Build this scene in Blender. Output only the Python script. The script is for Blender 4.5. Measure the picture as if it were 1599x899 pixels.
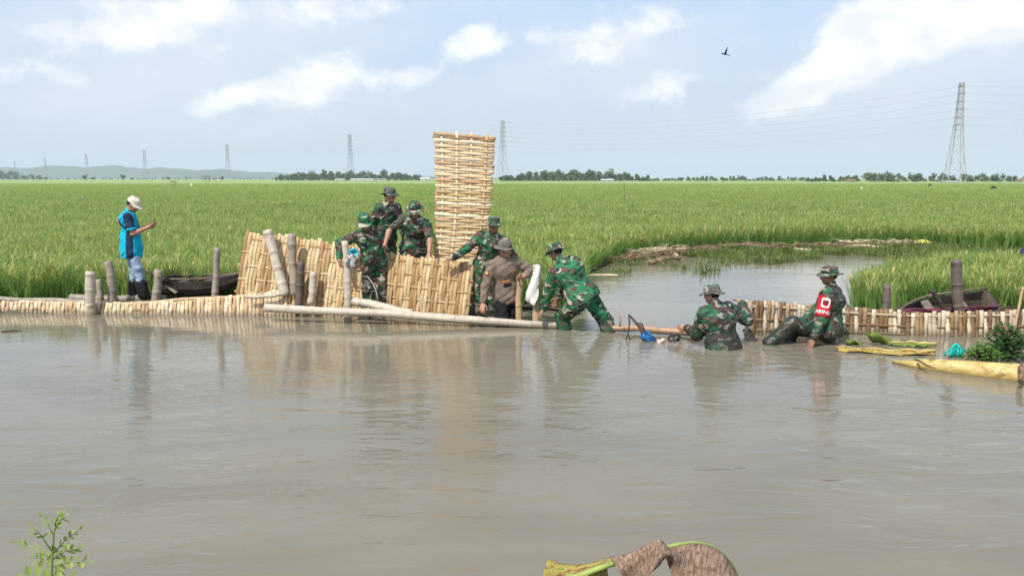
import bpy, bmesh, math, random
import numpy as np
from mathutils import Vector, Matrix, Quaternion, Euler

scene = bpy.context.scene
for o in list(bpy.data.objects):
    bpy.data.objects.remove(o)
COL = scene.collection

# ------------------------------------------------------------------ camera
F = 1200.0                      # focal length of the photograph, in its pixels (1599 wide)
HC = 2.15                       # eye height over the water
TH = math.atan((449.5 - 279.0) / F)
cam_d = bpy.data.cameras.new('camera')
cam_d.sensor_width = 36.0
cam_d.lens = F / 1599.0 * 36.0
cam_d.clip_start = 0.05
cam_d.clip_end = 30000.0
cam = bpy.data.objects.new('camera', cam_d)
COL.objects.link(cam)
cam.location = (0, 0, HC)
cam.rotation_euler = (math.pi / 2 - TH, 0, 0)
scene.camera = cam

# ------------------------------------------------------------------ sun direction, sky, exposure
SUN_EL, SUN_AZ = math.radians(52), math.radians(214)      # azimuth from +Y, clockwise: over the left shoulder
SUN = Vector((math.sin(SUN_AZ) * math.cos(SUN_EL), math.cos(SUN_AZ) * math.cos(SUN_EL), math.sin(SUN_EL)))
sl = bpy.data.lights.new('sun', 'SUN')
sl.energy = 3.6
sl.angle = math.radians(0.7)
sl.color = (1.0, 0.955, 0.88)
sun = bpy.data.objects.new('sun', sl)
COL.objects.link(sun)
sun.rotation_euler = SUN.to_track_quat('Z', 'Y').to_euler()
sun.location = (0, 0, 50)

vs = scene.view_settings
vs.view_transform = 'Standard'
vs.look = 'None'
vs.exposure = 0.30
vs.gamma = 1.0
vs.use_curve_mapping = False

scene.render.engine = 'CYCLES'
scene.cycles.use_denoising = True
scene.cycles.max_bounces = 8
scene.cycles.diffuse_bounces = 3
scene.cycles.glossy_bounces = 3
scene.cycles.transmission_bounces = 4
scene.cycles.transparent_max_bounces = 8
scene.cycles.volume_bounces = 1
scene.cycles.caustics_reflective = False
scene.cycles.caustics_refractive = False
scene.cycles.sample_clamp_indirect = 6.0


def ray(px, py):
    cx, cy = (px - 799.5) / F, -(py - 449.5) / F
    return Vector((cx, math.cos(TH) + cy * math.sin(TH), -math.sin(TH) + cy * math.cos(TH)))


def P(px, py, Y):
    """world point seen at a pixel of the photograph, at distance Y in front of the camera"""
    d = ray(px, py)
    return Vector((0, 0, HC)) + d * (Y / d.y)


def W(px, py, z=0.0):
    """world point seen at a pixel on the level plane z"""
    d = ray(px, py)
    return Vector((0, 0, HC)) + d * ((z - HC) / d.z)


def XP(px, Y):
    return P(px, 281, Y).x


def azel(px, py):
    d = ray(px, py).normalized()
    return math.atan2(d.x, d.y), math.asin(d.z)


class NT:
    """small wrapper to write node trees in few lines"""
    def __init__(s, tree):
        s.t = tree

    def n(s, typ, ins=None, **kw):
        nd = s.t.nodes.new(typ)
        for k, v in kw.items():
            setattr(nd, k, v)
        for k, v in (ins or {}).items():
            sock = nd.inputs[k]
            if isinstance(v, bpy.types.NodeSocket):
                s.t.links.new(v, sock)
            elif isinstance(v, bpy.types.Node):
                s.t.links.new(v.outputs[0], sock)
            else:
                sock.default_value = v
        return nd

    def math(s, op, a, b=0.0, c=None, clamp=False):
        i = {0: a, 1: b}
        if c is not None:
            i[2] = c
        return s.n('ShaderNodeMath', i, operation=op, use_clamp=clamp).outputs[0]

    def mix(s, fac, a, b, blend='MIX'):
        nd = s.n('ShaderNodeMix', data_type='RGBA', blend_type=blend)
        for idx, v in ((0, fac), (6, a), (7, b)):
            if isinstance(v, bpy.types.NodeSocket):
                s.t.links.new(v, nd.inputs[idx])
            else:
                nd.inputs[idx].default_value = v if idx == 0 or len(v) == 4 else (*v, 1.0)
        return nd.outputs[2]

    def ramp(s, fac, stops, interp='LINEAR'):
        nd = s.n('ShaderNodeValToRGB', {0: fac})
        cr = nd.color_ramp
        cr.interpolation = interp
        while len(cr.elements) < len(stops):
            cr.elements.new(0.5)
        for e, (p, c) in zip(cr.elements, stops):
            e.position = p
            e.color = (*c, 1.0) if len(c) == 3 else c
        return nd.outputs[0]

    def noise(s, vec, scale, detail=3.0, rough=0.55, dist=0.0):
        return s.n('ShaderNodeTexNoise', {'Vector': vec, 'Scale': scale, 'Detail': detail, 'Roughness': rough, 'Distortion': dist}).outputs[0]

    def mapr(s, v, a, b, c=0.0, d=1.0, smooth=True):
        return s.n('ShaderNodeMapRange', {0: v, 1: a, 2: b, 3: c, 4: d}, interpolation_type='SMOOTHSTEP' if smooth else 'LINEAR').outputs[0]

    def mapping(s, vec, loc=(0, 0, 0), rot=(0, 0, 0), scale=(1, 1, 1), typ='POINT'):
        return s.n('ShaderNodeMapping', {'Vector': vec, 'Location': loc, 'Rotation': rot, 'Scale': scale}, vector_type=typ).outputs[0]


# ------------------------------------------------------------------ world: hazy tropical sky with clouds
wd = bpy.data.worlds.new('World')
scene.world = wd
wd.use_nodes = True
w = NT(wd.node_tree)
wd.node_tree.nodes.clear()
sky = w.n('ShaderNodeTexSky', sky_type='NISHITA', sun_disc=False, sun_elevation=SUN_EL, sun_rotation=SUN_AZ,
          altitude=0.0, air_density=1.0, dust_density=3.0, ozone_density=1.6)
gen = w.n('ShaderNodeTexCoord').outputs['Generated']
sep = w.n('ShaderNodeSeparateXYZ', {0: gen})
az = w.math('ARCTAN2', sep.outputs[0], sep.outputs[1])
el = w.math('ARCSINE', w.math('MULTIPLY', sep.outputs[2], 0.9999))
ae = w.n('ShaderNodeCombineXYZ', {0: az, 1: el, 2: 0.0}).outputs[0]
warp = w.n('ShaderNodeTexNoise', {'Vector': w.mapping(ae, scale=(1, 1.25, 1)), 'Scale': 12.0, 'Detail': 5.0, 'Roughness': 0.6}).outputs[0]
big = w.noise(w.mapping(ae, loc=(3.1, 0.7, 0), scale=(1, 2.4, 1)), 3.2, 6.0, 0.58, 0.3)
fine = w.noise(w.mapping(ae, loc=(1.3, 2.7, 0), scale=(1, 1.25, 1)), 22.0, 7.0, 0.66, 0.4)


def puff(px, py, rx, ry, rot, wt):
    a, e = azel(px, py)
    m = w.mapping(ae, loc=(a, e, 0), rot=(0, 0, math.radians(rot)), scale=(rx / F, ry / F, 1), typ='TEXTURE')
    ln = w.n('ShaderNodeVectorMath', {0: m}, operation='LENGTH').outputs[1]
    return w.math('MULTIPLY', w.mapr(ln, 1.0, 0.0), wt)


def cloud_sum(lst):
    acc = None
    for a in lst:
        s = puff(*a)
        acc = s if acc is None else w.math('ADD', acc, s)
    return acc


bright = cloud_sum([(742, 66, 80, 42, 22, 1.25), (480, 130, 150, 50, 14, 1.1), (352, 156, 110, 28, 20, 1.0), (640, 120, 85, 32, 8, .85),
                    (1300, 118, 190, 52, 24, 1.45), (1335, 62, 100, 72, 40, 1.35), (1450, 30, 180, 75, 8, 1.15), (1590, 10, 190, 75, 0, 1.0),
                    (985, 52, 170, 52, 20, .78), (860, 60, 110, 24, 6, .5), (1050, 130, 105, 42, 20, .62), (240, 22, 150, 52, 10, .9), (180, 60, 190, 36, 0, .7), (470, 20, 260, 44, 4, .7), (60, 110, 130, 40, 0, .45)])
veil = cloud_sum([(330, 40, 480, 130, 6, .95), (140, 150, 330, 60, 8, .65), (560, 165, 360, 70, 8, .6), (960, 90, 330, 120, 14, .7),
                  (1480, 90, 330, 90, 6, .95), (1280, 190, 360, 70, 4, .55), (200, 200, 320, 50, 0, .45)])
# the same kind of clouds over the rest of the sky, where the frame does not reach
elsewhere = w.math('MULTIPLY', w.mapr(big, 0.52, 0.72), w.mapr(el, 0.19, 0.30))
fz = w.math('SUBTRACT', fine, 0.5)
wz = w.math('SUBTRACT', warp, 0.5)
dens_b = w.math('ADD', w.math('ADD', bright, w.math('MULTIPLY', fz, 1.5)), w.math('MULTIPLY', wz, 1.3))
dens_b = w.math('MAXIMUM', w.mapr(dens_b, 0.12, 1.0), w.math('MULTIPLY', elsewhere, 0.8))
dens_v = w.mapr(w.math('ADD', w.math('ADD', veil, w.math('MULTIPLY', fz, .9)), w.math('MULTIPLY', w.math('SUBTRACT', big, .5), 1.3)), -0.1, 1.2)
hz = w.mapr(el, 1.2, 0.0, 0.35, 0.88)                       # milky humid air, thicker towards the horizon
hzc = w.mix(w.mapr(el, 0.0, 0.24), (4.65, 4.98, 5.75), (4.1, 5.25, 6.9))
skyc = w.mix(hz, sky.outputs[0], hzc)
skyc = w.mix(w.math('MULTIPLY', dens_v, 0.75), skyc, (5.45, 5.8, 6.3))
shade = w.mapr(w.noise(w.mapping(ae, loc=(.4, .2, 0), scale=(1, 1.7, 1)), 15.0, 4.0), 0.38, 0.62)
cloudc = w.mix(shade, (6.4, 6.55, 6.9), (8.0, 8.0, 8.0))
skyc = w.mix(w.math('MULTIPLY', dens_b, 0.95), skyc, cloudc)
bg = w.n('ShaderNodeBackground', {0: skyc, 1: 0.122})
wo = w.n('ShaderNodeOutputWorld', {0: bg})

# ------------------------------------------------------------------ object helpers
def tag(o, label=None, cat=None, group=None, kind=None):
    if label: o['label'] = label
    if cat: o['category'] = cat
    if group: o['group'] = group
    if kind: o['kind'] = kind
    return o


def empty(name, loc, label=None, cat=None, group=None):
    o = bpy.data.objects.new(name, None)
    COL.objects.link(o)
    o.location = loc
    o.empty_display_size = 0.2
    return tag(o, label, cat, group)


def mesh(name, verts, faces, m, parent=None, smooth=True, uvs=None, origin=None, loc=None):
    """ONE mesh object. World-space verts; stored relative to the parent (or to origin)."""
    base = Vector((0, 0, 0))
    if parent is not None:
        q = parent
        while q is not None:
            base = base + q.location
            q = q.parent
    v = np.asarray(verts, dtype=np.float64).reshape(-1, 3)
    if origin is None:
        origin = base if parent is not None else Vector((v[:, 0].mean(), v[:, 1].mean(), v[:, 2].min()))
    v = v - np.array(origin)
    me = bpy.data.meshes.new(name)
    me.from_pydata(v.tolist(), [], faces if isinstance(faces, list) else faces.tolist())
    if uvs is not None:
        ul = me.uv_layers.new(name='UVMap')
        li = np.empty(len(me.loops), dtype=np.int32)
        me.loops.foreach_get('vertex_index', li)
        ul.data.foreach_set('uv', np.asarray(uvs, dtype=np.float32)[li].ravel())
    if smooth:
        me.polygons.foreach_set('use_smooth', [True] * len(me.polygons))
    for mm in (m if isinstance(m, (list, tuple)) else [m]):
        me.materials.append(mm)
    me.update()
    o = bpy.data.objects.new(name, me)
    COL.objects.link(o)
    if parent is not None:
        o.parent = parent
        o.location = Vector(origin) - base
    else:
        o.location = origin
    return o


class MB:
    """collects pieces of ONE object"""
    def __init__(s):
        s.v, s.f, s.uv = [], [], []

    def add(s, v, f, uv=None):
        b = len(s.v)
        s.v += [tuple(p) for p in v]
        s.f += [tuple(i + b for i in q) for q in f]
        s.uv += list(uv) if uv is not None else [(0, 0)] * len(v)
        return s

    def build(s, name, m, parent=None, smooth=True, **kw):
        return mesh(name, s.v, s.f, m, parent, smooth, s.uv, **kw)

    def box(s, c, hx, hy, hz):
        """c centre, hx/hy/hz half-axis vectors"""
        c, hx, hy, hz = Vector(c), Vector(hx), Vector(hy), Vector(hz)
        v = [c + hx * i + hy * j + hz * k for i in (-1, 1) for j in (-1, 1) for k in (-1, 1)]
        return s.add(v, [(0, 1, 3, 2), (4, 6, 7, 5), (0, 4, 5, 1), (2, 3, 7, 6), (0, 2, 6, 4), (1, 5, 7, 3)])

    def bar(s, a, b, wd, th=None):
        a, b = Vector(a), Vector(b)
        d = (b - a).normalized()
        u = d.cross(Vector((0, 0, 1)))
        if u.length < 1e-3:
            u = d.cross(Vector((0, 1, 0)))
        u.normalize()
        n = d.cross(u)
        return s.box((a + b) / 2, (b - a) / 2, u * wd / 2, n * (th or wd) / 2)

    def tube(s, pts, radii, seg=8, cap=True):
        pts = [Vector(p) for p in pts]
        if not isinstance(radii, (list, tuple)):
            radii = [radii] * len(pts)
        v, f, uv = [], [], []
        L = 0
        u = None
        for i, p in enumerate(pts):
            t = (pts[min(i + 1, len(pts) - 1)] - pts[max(i - 1, 0)]).normalized()
            if u is None:
                u = t.orthogonal().normalized()
            else:
                u = (u - t * u.dot(t)).normalized()
            b = t.cross(u)
            if i:
                L += (p - pts[i - 1]).length
            for k in range(seg):
                a = 2 * math.pi * k / seg
                v.append(p + (u * math.cos(a) + b * math.sin(a)) * radii[i])
                uv.append((L, k / seg))
        for i in range(len(pts) - 1):
            for k in range(seg):
                k2 = (k + 1) % seg
                f.append((i * seg + k, i * seg + k2, (i + 1) * seg + k2, (i + 1) * seg + k))
        if cap:
            f.append(tuple(range(seg - 1, -1, -1)))
            f.append(tuple((len(pts) - 1) * seg + k for k in range(seg)))
        return s.add(v, f, uv)


def material(name, rough=0.7, spec=0.3):
    m = bpy.data.materials.new(name)
    m.use_nodes = True
    t = NT(m.node_tree)
    b = m.node_tree.nodes['Principled BSDF']
    b.inputs['Roughness'].default_value = rough
    b.inputs['Specular IOR Level'].default_value = spec
    return m, t, b


def link(t, a, b):
    t.t.links.new(a, b)


def bump(t, bsdf, h, strength=0.3, dist=0.01):
    nd = t.n('ShaderNodeBump', {'Height': h, 'Strength': strength, 'Distance': dist})
    link(t, nd.outputs[0], bsdf.inputs['Normal'])


def plain(name, col, rough=0.7, var=0.25, scale=6.0, spec=0.3, bmp=0.15):
    """one colour with soft uneven wear, in object space"""
    m, t, b = material(name, rough, spec)
    oc = t.n('ShaderNodeTexCoord').outputs['Object']
    n = t.noise(oc, scale, 5.0, 0.6)
    dark = tuple(c * (1 - var) for c in col)
    lite = tuple(min(1, c * (1 + var)) for c in col)
    link(t, t.mix(t.mapr(n, .3, .7), dark, lite), b.inputs['Base Color'])
    if bmp:
        bump(t, b, t.noise(oc, scale * 6, 4.0), bmp, 0.01)
    return m
# ================================================================== the setting
rng = random.Random(7)
npr = np.random.default_rng(11)

# ---- water: opaque, silt-brown, rippled
m_water, t, b = material('muddy_water', 0.06, 0.5)
b.inputs['IOR'].default_value = 1.33
oc = t.n('ShaderNodeNewGeometry').outputs['Position']
silt = t.noise(t.mapping(oc, scale=(.35, .9, 1)), 1.0, 5.0, .6, .6)
link(t, t.mix(t.mapr(silt, .3, .7), (.184, .162, .118), (.222, .198, .147)), b.inputs['Base Color'])
r1 = t.noise(t.mapping(oc, rot=(0, 0, .20), scale=(.8, 2.4, 1)), 1.5, 3.0, .5, .9)
r2 = t.noise(t.mapping(oc, rot=(0, 0, -.14), scale=(.9, 2.8, 1)), 4.2, 2.5, .5, .7)
r3 = t.noise(t.mapping(oc, rot=(0, 0, .35), scale=(1.0, 3.2, 1)), 9.0, 2.0, .5, .6)
calm = t.mapr(t.noise(t.mapping(oc, scale=(.22, .40, 1)), 1.0, 3.0, .6, .8), .36, .66, .12, 1.0)
sy_ = t.n('ShaderNodeSeparateXYZ', {0: oc}).outputs[1]
open_ = t.math('ADD', t.mapr(sy_, 11.0, 4.5, .42, 2.6), t.mapr(sy_, 12.0, 14.0, 0.0, .35))          # the dam shelters the water beside it
hgt = t.math('ADD', t.math('MULTIPLY', r1, .0085), t.math('MULTIPLY', calm, t.math('ADD', t.math('MULTIPLY', r2, .0042), t.math('MULTIPLY', r3, .0010))))
hgt = t.math('MULTIPLY', hgt, open_)
# rings spreading from the men and the snag standing in the current
for cx_, cy_, am in ((905, 520, .0035), (950, 524, .0035), (1128, 545, .005), (1288, 543, .005), (1205, 537, .0035), (1003, 540, .003), (143, 491, .002), (545, 500, .002)):
    dd = t.n('ShaderNodeVectorMath', {0: oc, 1: tuple(W(cx_, cy_))}, operation='DISTANCE').outputs[1]
    dd2 = t.math('ADD', dd, t.math('MULTIPLY', r2, .18))
    wv_ = t.math('MULTIPLY', t.math('SINE', t.math('MULTIPLY', dd2, 26.0)), t.math('POWER', 2.718, t.math('MULTIPLY', dd, -2.1)))
    hgt = t.math('ADD', hgt, t.math('MULTIPLY', wv_, am))
nb = t.n('ShaderNodeBump', {'Height': hgt, 'Strength': 1.0, 'Distance': 1.0})
link(t, nb.outputs[0], b.inputs['Normal'])
mesh('water', [(-60, -6, 0), (60, -6, 0), (60, 60, 0), (-60, 60, 0)], [(0, 1, 2, 3)], m_water, origin=(0, 0, 0), smooth=False)
tag(bpy.data.objects['water'], kind='structure')

# ---- soil of the paddy and the bank the camera stands on
m_mud = plain('wet_mud', (.085, .07, .045), .6, .35, 3.0)
m_field, t, b = material('distant_rice', .8, .1)
pos = t.n('ShaderNodeNewGeometry').outputs['Position']
n1 = t.noise(t.mapping(pos, scale=(.010, .035, 1)), 1.0, 6.0, .6)
n2 = t.noise(t.mapping(pos, scale=(.5, .5, 1)), 1.0, 4.0, .7)
c = t.mix(t.mapr(n1, .3, .7), (.25, .34, .11), (.33, .40, .15))
c = t.mix(t.mapr(n2, .35, .75, 0, .35), c, (.16, .24, .06))
link(t, c, b.inputs['Base Color'])
bump(t, b, t.noise(pos, 3.0, 5.0, .7), .6, .25)

# outline of the rice, on the ground: the near edge behind the dam, the bank of the flooded corner
def wxy(px, py):
    p = W(px, py)
    return (p.x, p.y)
FLOOD_EDGE = [wxy(905, 492), wxy(908, 455), wxy(918, 428), wxy(950, 412), wxy(1000, 400), wxy(1060, 394), wxy(1130, 388), wxy(1220, 387),
              wxy(1330, 386), wxy(1460, 384), wxy(1560, 392), (22, 24.2), (30, 25)]
OUTLINE = [(-22, 13.05), (-9, 13.05), (-5.0, 13.0), (-3.6, 13.05), (-1, 12.9), (0.6, 12.5)] + FLOOD_EDGE
ISLAND = [wxy(1332, 484), wxy(1338, 462), wxy(1385, 446), wxy(1440, 438), wxy(1500, 432), wxy(1580, 424), (13, 17.8), (16, 17), (16, 11.9), (9.0, 11.9), (6.0, 11.9)]


def inside(poly, x, y):
    x, y = np.asarray(x), np.asarray(y)
    r = np.zeros(x.shape, bool)
    n = len(poly)
    for i in range(n):
        x0, y0 = poly[i]
        x1, y1 = poly[(i + 1) % n]
        c = ((y0 > y) != (y1 > y)) & (x < (x1 - x0) * (y - y0) / (y1 - y0 + 1e-12) + x0)
        r ^= c
    return r


FIELD = OUTLINE + [(60, 25), (60, 60), (-60, 60), (-60, 13.05)]
from mathutils.geometry import tessellate_polygon
def sheet(name, poly, z, m):
    tris = tessellate_polygon([[Vector((x, y, 0)) for x, y in poly]])
    o = mesh(name, [(x, y, z) for x, y in poly], [tuple(reversed(t_)) if (Vector(poly[t_[1]]) - Vector(poly[t_[0]])).cross(Vector(poly[t_[2]]) - Vector(poly[t_[0]])) < 0 else tuple(t_) for t_ in tris],
             m, origin=(0, 0, 0), smooth=False)
    return tag(o, kind='structure')
sheet('paddy_ground', FIELD, .035, m_mud)
sheet('paddy_islet_ground', ISLAND, .03, m_mud)

# mud dike right behind the bamboo panels, on which the men lean
def dike(name, path, wid, top):
    v, f, uv = [], [], []
    pr = [(-1, -.12), (-.62, .6), (-.3, .93), (0, 1.0), (.3, .93), (.62, .6), (1, -.12)]
    for i, (x, y) in enumerate(path):
        for k, (a, h) in enumerate(pr):
            v.append((x + .05 * math.sin(i * 1.7 + k), y + a * wid + .04 * math.sin(i * 2.3 + k * 1.3), h * top + .02 * math.sin(i * 3.1 + k * 2.1)))
    n = len(pr)
    for i in range(len(path) - 1):
        for k in range(n - 1):
            f.append((i * n + k, (i + 1) * n + k, (i + 1) * n + k + 1, i * n + k + 1))
    o = mesh(name, v, f, m_mud, origin=(0, 0, 0))
    tag(o, kind='structure')
dike('mud_dike', [(-12 + i * .4, 12.62) for i in range(25)] + [(-2.0 + i * .35, 12.55 - .02 * i) for i in range(5)], .45, .15)
# bank under the photographer
mesh('near_bank', [(-9, 2.3, -.3), (9, 2.3, -.3), (9, 1.5, .42), (-9, 1.5, .42), (9, -6, .62), (-9, -6, .62)], [(0, 1, 2, 3), (3, 2, 4, 5)], m_mud, origin=(0, 0, 0))
tag(bpy.data.objects['near_bank'], kind='structure')

# ---- the far field: one sheet at canopy height, from 58 m to the horizon
CANOPY = .62
ys = [48, 54, 62, 68, 76, 86, 100, 120, 150, 200, 280, 400, 600, 900, 1400, 2200, 3500, 5000, 6900]
v, f = [], []
nx = 41
for j, y in enumerate(ys):
    for i in range(nx):
        x = (i / (nx - 1) - .5) * 2 * (y * 1.15 + 60)
        z = CANOPY - .12 + (.05 * math.sin(x * .3) * math.sin(y * .21) if y < 200 else 0)
        z -= (.28 if y < 70 else .16 if y < 110 else .06 if y < 160 else 0)
        if j == 0: z = .03
        v.append((x, y, z))
for j in range(len(ys) - 1):
    for i in range(nx - 1):
        f.append((j * nx + i, j * nx + i + 1, (j + 1) * nx + i + 1, (j + 1) * nx + i))
mesh('far_rice_field', v, f, m_field, origin=(0, 0, 0))
tag(bpy.data.objects['far_rice_field'], kind='structure')

# ---- rice plants
def leaf_material(name, stops, trans=.35, tip=None, rough=.5):
    m, t, b = material(name, rough, .35)
    rnd = t.n('ShaderNodeObjectInfo').outputs['Random']
    pos = t.n('ShaderNodeNewGeometry').outputs['Position']
    big = t.noise(t.mapping(pos, scale=(.10, .16, .1)), 1.0, 4.0, .6)
    mid = t.noise(t.mapping(pos, scale=(.9, .9, .9)), 1.0, 3.0, .6)
    k = t.math('ADD', t.math('MULTIPLY', rnd, .45), t.math('ADD', t.math('MULTIPLY', big, .6), t.math('MULTIPLY', mid, .35)))
    k = t.mapr(k, .3, 1.1, 0, 1, False)
    c = t.ramp(k, stops)
    at = t.n('ShaderNodeUVMap')
    sp = t.n('ShaderNodeSeparateXYZ', {0: at.outputs[0]})
    if tip:
        c = t.mix(t.mapr(sp.outputs[0], .45, 1.0, 0, .75), c, tip)
    link(t, c, b.inputs['Base Color'])
    tr = t.n('ShaderNodeBsdfTranslucent', {0: t.mix(.5, c, (.40, .56, .12))})
    ms = t.n('ShaderNodeMixShader', {0: trans, 1: b.outputs[0], 2: tr.outputs[0]})
    link(t, ms.outputs[0], t.t.nodes['Material Output'].inputs[0])
    return m

m_rice = leaf_material('rice_leaf', [(0, (.09, .19, .045)), (.35, (.19, .345, .085)), (.75, (.30, .44, .12)), (1, (.38, .47, .15))], .45, (.30, .42, .12))
m_grain = leaf_material('rice_grain', [(0, (.36, .38, .09)), (1, (.52, .46, .16))], .3)


def blade(mb, base, az, length, lean, droop, wid, seg=5, mi=0, mats=None, twist=0.0):
    p = Vector(base)
    d0 = Vector((math.cos(az), math.sin(az), 0))
    side = Vector((-math.sin(az + twist), math.cos(az + twist), 0))
    ang = lean
    v, uv, f = [], [], []
    for i in range(seg + 1):
        u = i / seg
        wv = wid * (1 - u ** 2.2) * (.55 + .9 * min(u * 3, 1) * .5)
        if i == seg:
            v.append(p.copy()); uv.append((1, .5))
        else:
            v += [p - side * wv / 2, p + side * wv / 2]; uv += [(u, 0), (u, 1)]
        ang = lean + droop * u * u
        p = p + (d0 * math.sin(ang) + Vector((0, 0, math.cos(ang)))) * (length / seg)
    for i in range(seg - 1):
        f.append((2 * i, 2 * i + 1, 2 * i + 3, 2 * i + 2))
    f.append((2 * seg - 2, 2 * seg - 1, 2 * seg))
    mb.add(v, f, uv)
    if mats is not None:
        mats += [mi] * len(f)


def unlinked(name, mb, mats_list, mats):
    me = bpy.data.meshes.new(name)
    me.from_pydata([tuple(p) for p in mb.v], [], mb.f)
    ul = me.uv_layers.new(name='UVMap')
    for l in me.loops:
        ul.data[l.index].uv = mb.uv[l.vertex_index]
    for mm in mats_list:
        me.materials.append(mm)
    me.polygons.foreach_set('material_index', mats)
    me.polygons.foreach_set('use_smooth', [True] * len(me.polygons))
    return bpy.data.objects.new(name, me)


def rice_clump(seed, nb, npan, rad, ht, wid, seg=5):
    r = random.Random(seed)
    mb, mats = MB(), []
    for i in range(nb):
        a = r.uniform(0, 6.283)
        q = rad * math.sqrt(r.random())
        L = ht * r.uniform(.75, 1.25)
        blade(mb, (q * math.cos(a * 1.7 + i), q * math.sin(a * 1.7 + i), 0), a, L, r.uniform(.02, .34), r.uniform(.3, 1.7) if r.random() < .6 else r.uniform(1.6, 2.9),
              wid * r.uniform(.7, 1.2), seg, 0, mats, r.uniform(-.6, .6))
    for i in range(npan):
        a = r.uniform(0, 6.283)
        blade(mb, (rad * .5 * math.cos(a), rad * .5 * math.sin(a), ht * .55), a, ht * r.uniform(.35, .55), r.uniform(.05, .35), r.uniform(1.6, 2.6), wid * r.uniform(.9, 1.3), seg, 1, mats)
    return unlinked('rice_clump', mb, [m_rice, m_grain], mats)


def instancer(name, pts, rots, scl, vid, variants, label, cat, kind='stuff'):
    me = bpy.data.meshes.new(name)
    me.from_pydata(np.asarray(pts).tolist(), [], [])
    a = me.attributes.new('rot', 'FLOAT_VECTOR', 'POINT'); a.data.foreach_set('vector', np.asarray(rots, np.float32).ravel())
    a = me.attributes.new('scl', 'FLOAT_VECTOR', 'POINT'); a.data.foreach_set('vector', np.asarray(scl, np.float32).ravel())
    a = me.attributes.new('vid', 'INT', 'POINT'); a.data.foreach_set('value', np.asarray(vid, np.int32))
    o = bpy.data.objects.new(name, me)
    COL.objects.link(o)
    g = bpy.data.node_groups.new(name + '_scatter', 'GeometryNodeTree')
    g.interface.new_socket('Geometry', in_out='INPUT', socket_type='NodeSocketGeometry')
    g.interface.new_socket('Geometry', in_out='OUTPUT', socket_type='NodeSocketGeometry')
    nt = g
    gi, go = nt.nodes.new('NodeGroupInput'), nt.nodes.new('NodeGroupOutput')
    j = nt.nodes.new('GeometryNodeJoinGeometry')
    for vo in reversed(variants):
        oi = nt.nodes.new('GeometryNodeObjectInfo')
        oi.inputs['Object'].default_value = vo
        oi.inputs['As Instance'].default_value = True
        nt.links.new(oi.outputs['Geometry'], j.inputs[0])
    iop = nt.nodes.new('GeometryNodeInstanceOnPoints')
    iop.inputs['Pick Instance'].default_value = True
    nt.links.new(gi.outputs[0], iop.inputs['Points'])
    nt.links.new(j.outputs[0], iop.inputs['Instance'])
    for an, typ, sock in (('rot', 'FLOAT_VECTOR', 'Rotation'), ('scl', 'FLOAT_VECTOR', 'Scale'), ('vid', 'INT', 'Instance Index')):
        na = nt.nodes.new('GeometryNodeInputNamedAttribute')
        na.data_type = typ
        na.inputs['Name'].default_value = an
        nt.links.new(na.outputs['Attribute'], iop.inputs[sock])
    nt.links.new(iop.outputs[0], go.inputs[0])
    md = o.modifiers.new('scatter', 'NODES')
    md.node_group = g
    return tag(o, label, cat, kind=kind)


def scatter_band(y0, y1, sp, margin, pred=None):
    """jittered grid of points inside the view cone (with a margin) between two distances"""
    xs, yy = [], []
    y = y0
    pts = []
    while y < y1:
        half = y * .70 + margin
        n = int(2 * half / sp)
        x = (np.arange(n) + .5) / n * 2 * half - half + npr.uniform(-.45, .45, n) * sp
        pts.append(np.stack([x, np.full(n, y) + npr.uniform(-.45, .45, n) * sp], 1))
        y += sp
    p = np.concatenate(pts)
    if pred is not None:
        p = p[pred(p)]
    return p


near_v = [rice_clump(s, 24, 11, .08, .62, .015) for s in range(6)]
mid_v = [rice_clump(20 + s, 34, 8, .20, .60, .024, 4) for s in range(4)]
far_v = [rice_clump(40 + s, 54, 12, .6, .56, .05, 3) for s in range(4)]
P1 = scatter_band(12.4, 34, .18, 2.0, lambda p: inside(FIELD, p[:, 0], p[:, 1]) & (inside(FIELD, p[:, 0], p[:, 1] - .12)))
PI_ = scatter_band(11.8, 19, .15, 3.0, lambda p: inside(ISLAND, p[:, 0], p[:, 1]) & ~((p[:, 0] > 6.0) & (p[:, 0] < 8.3) & (p[:, 1] < 12.7)))
P2 = scatter_band(26, 110, .38, 3.0, lambda p: (npr.random(len(p)) < np.clip((p[:, 1] - 25.5) / 8, 0, 1) * np.clip((112 - p[:, 1]) / 60, 0, 1)))
P1 = P1[npr.random(len(P1)) < np.clip((35 - P1[:, 1]) / 8, 0, 1)]
P3 = scatter_band(50, 240, 1.15, 6.0, lambda p: npr.random(len(p)) < np.clip((p[:, 1] - 48) / 50, 0, 1))


def rice_stuff(name, p, variants, label, s0, s1, z=0.03, hmul=1.0):
    n = len(p)
    wave = .5 + .5 * np.sin(p[:, 0] * .55 + 1.3 * np.sin(p[:, 1] * .4)) * np.sin(p[:, 1] * .61 + .8)
    s = npr.uniform(s0, s1, n) * (.88 + .2 * wave)
    rots = np.stack([npr.uniform(-.16, .16, n), npr.uniform(-.16, .16, n), npr.uniform(0, 6.283, n)], 1)
    sc = np.stack([s, s, s * hmul * npr.uniform(.9, 1.1, n)], 1)
    instancer(name, np.concatenate([p, np.full((n, 1), z)], 1), rots, sc, npr.integers(0, len(variants), n), variants, label, 'rice')

rice_stuff('rice', P1, near_v, 'tall green rice plants growing behind the bamboo dam', .85, 1.2)
rice_stuff('rice_islet', PI_, near_v, 'patch of rice standing in the flood behind the bamboo fence', .70, 1.0)
rice_stuff('rice_middle', P2, mid_v, 'green rice in the middle of the wide field', .95, 1.2)
rice_stuff('rice_distant', P3, far_v, 'pale green rice far out in the wide field', .95, 1.15)
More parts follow.
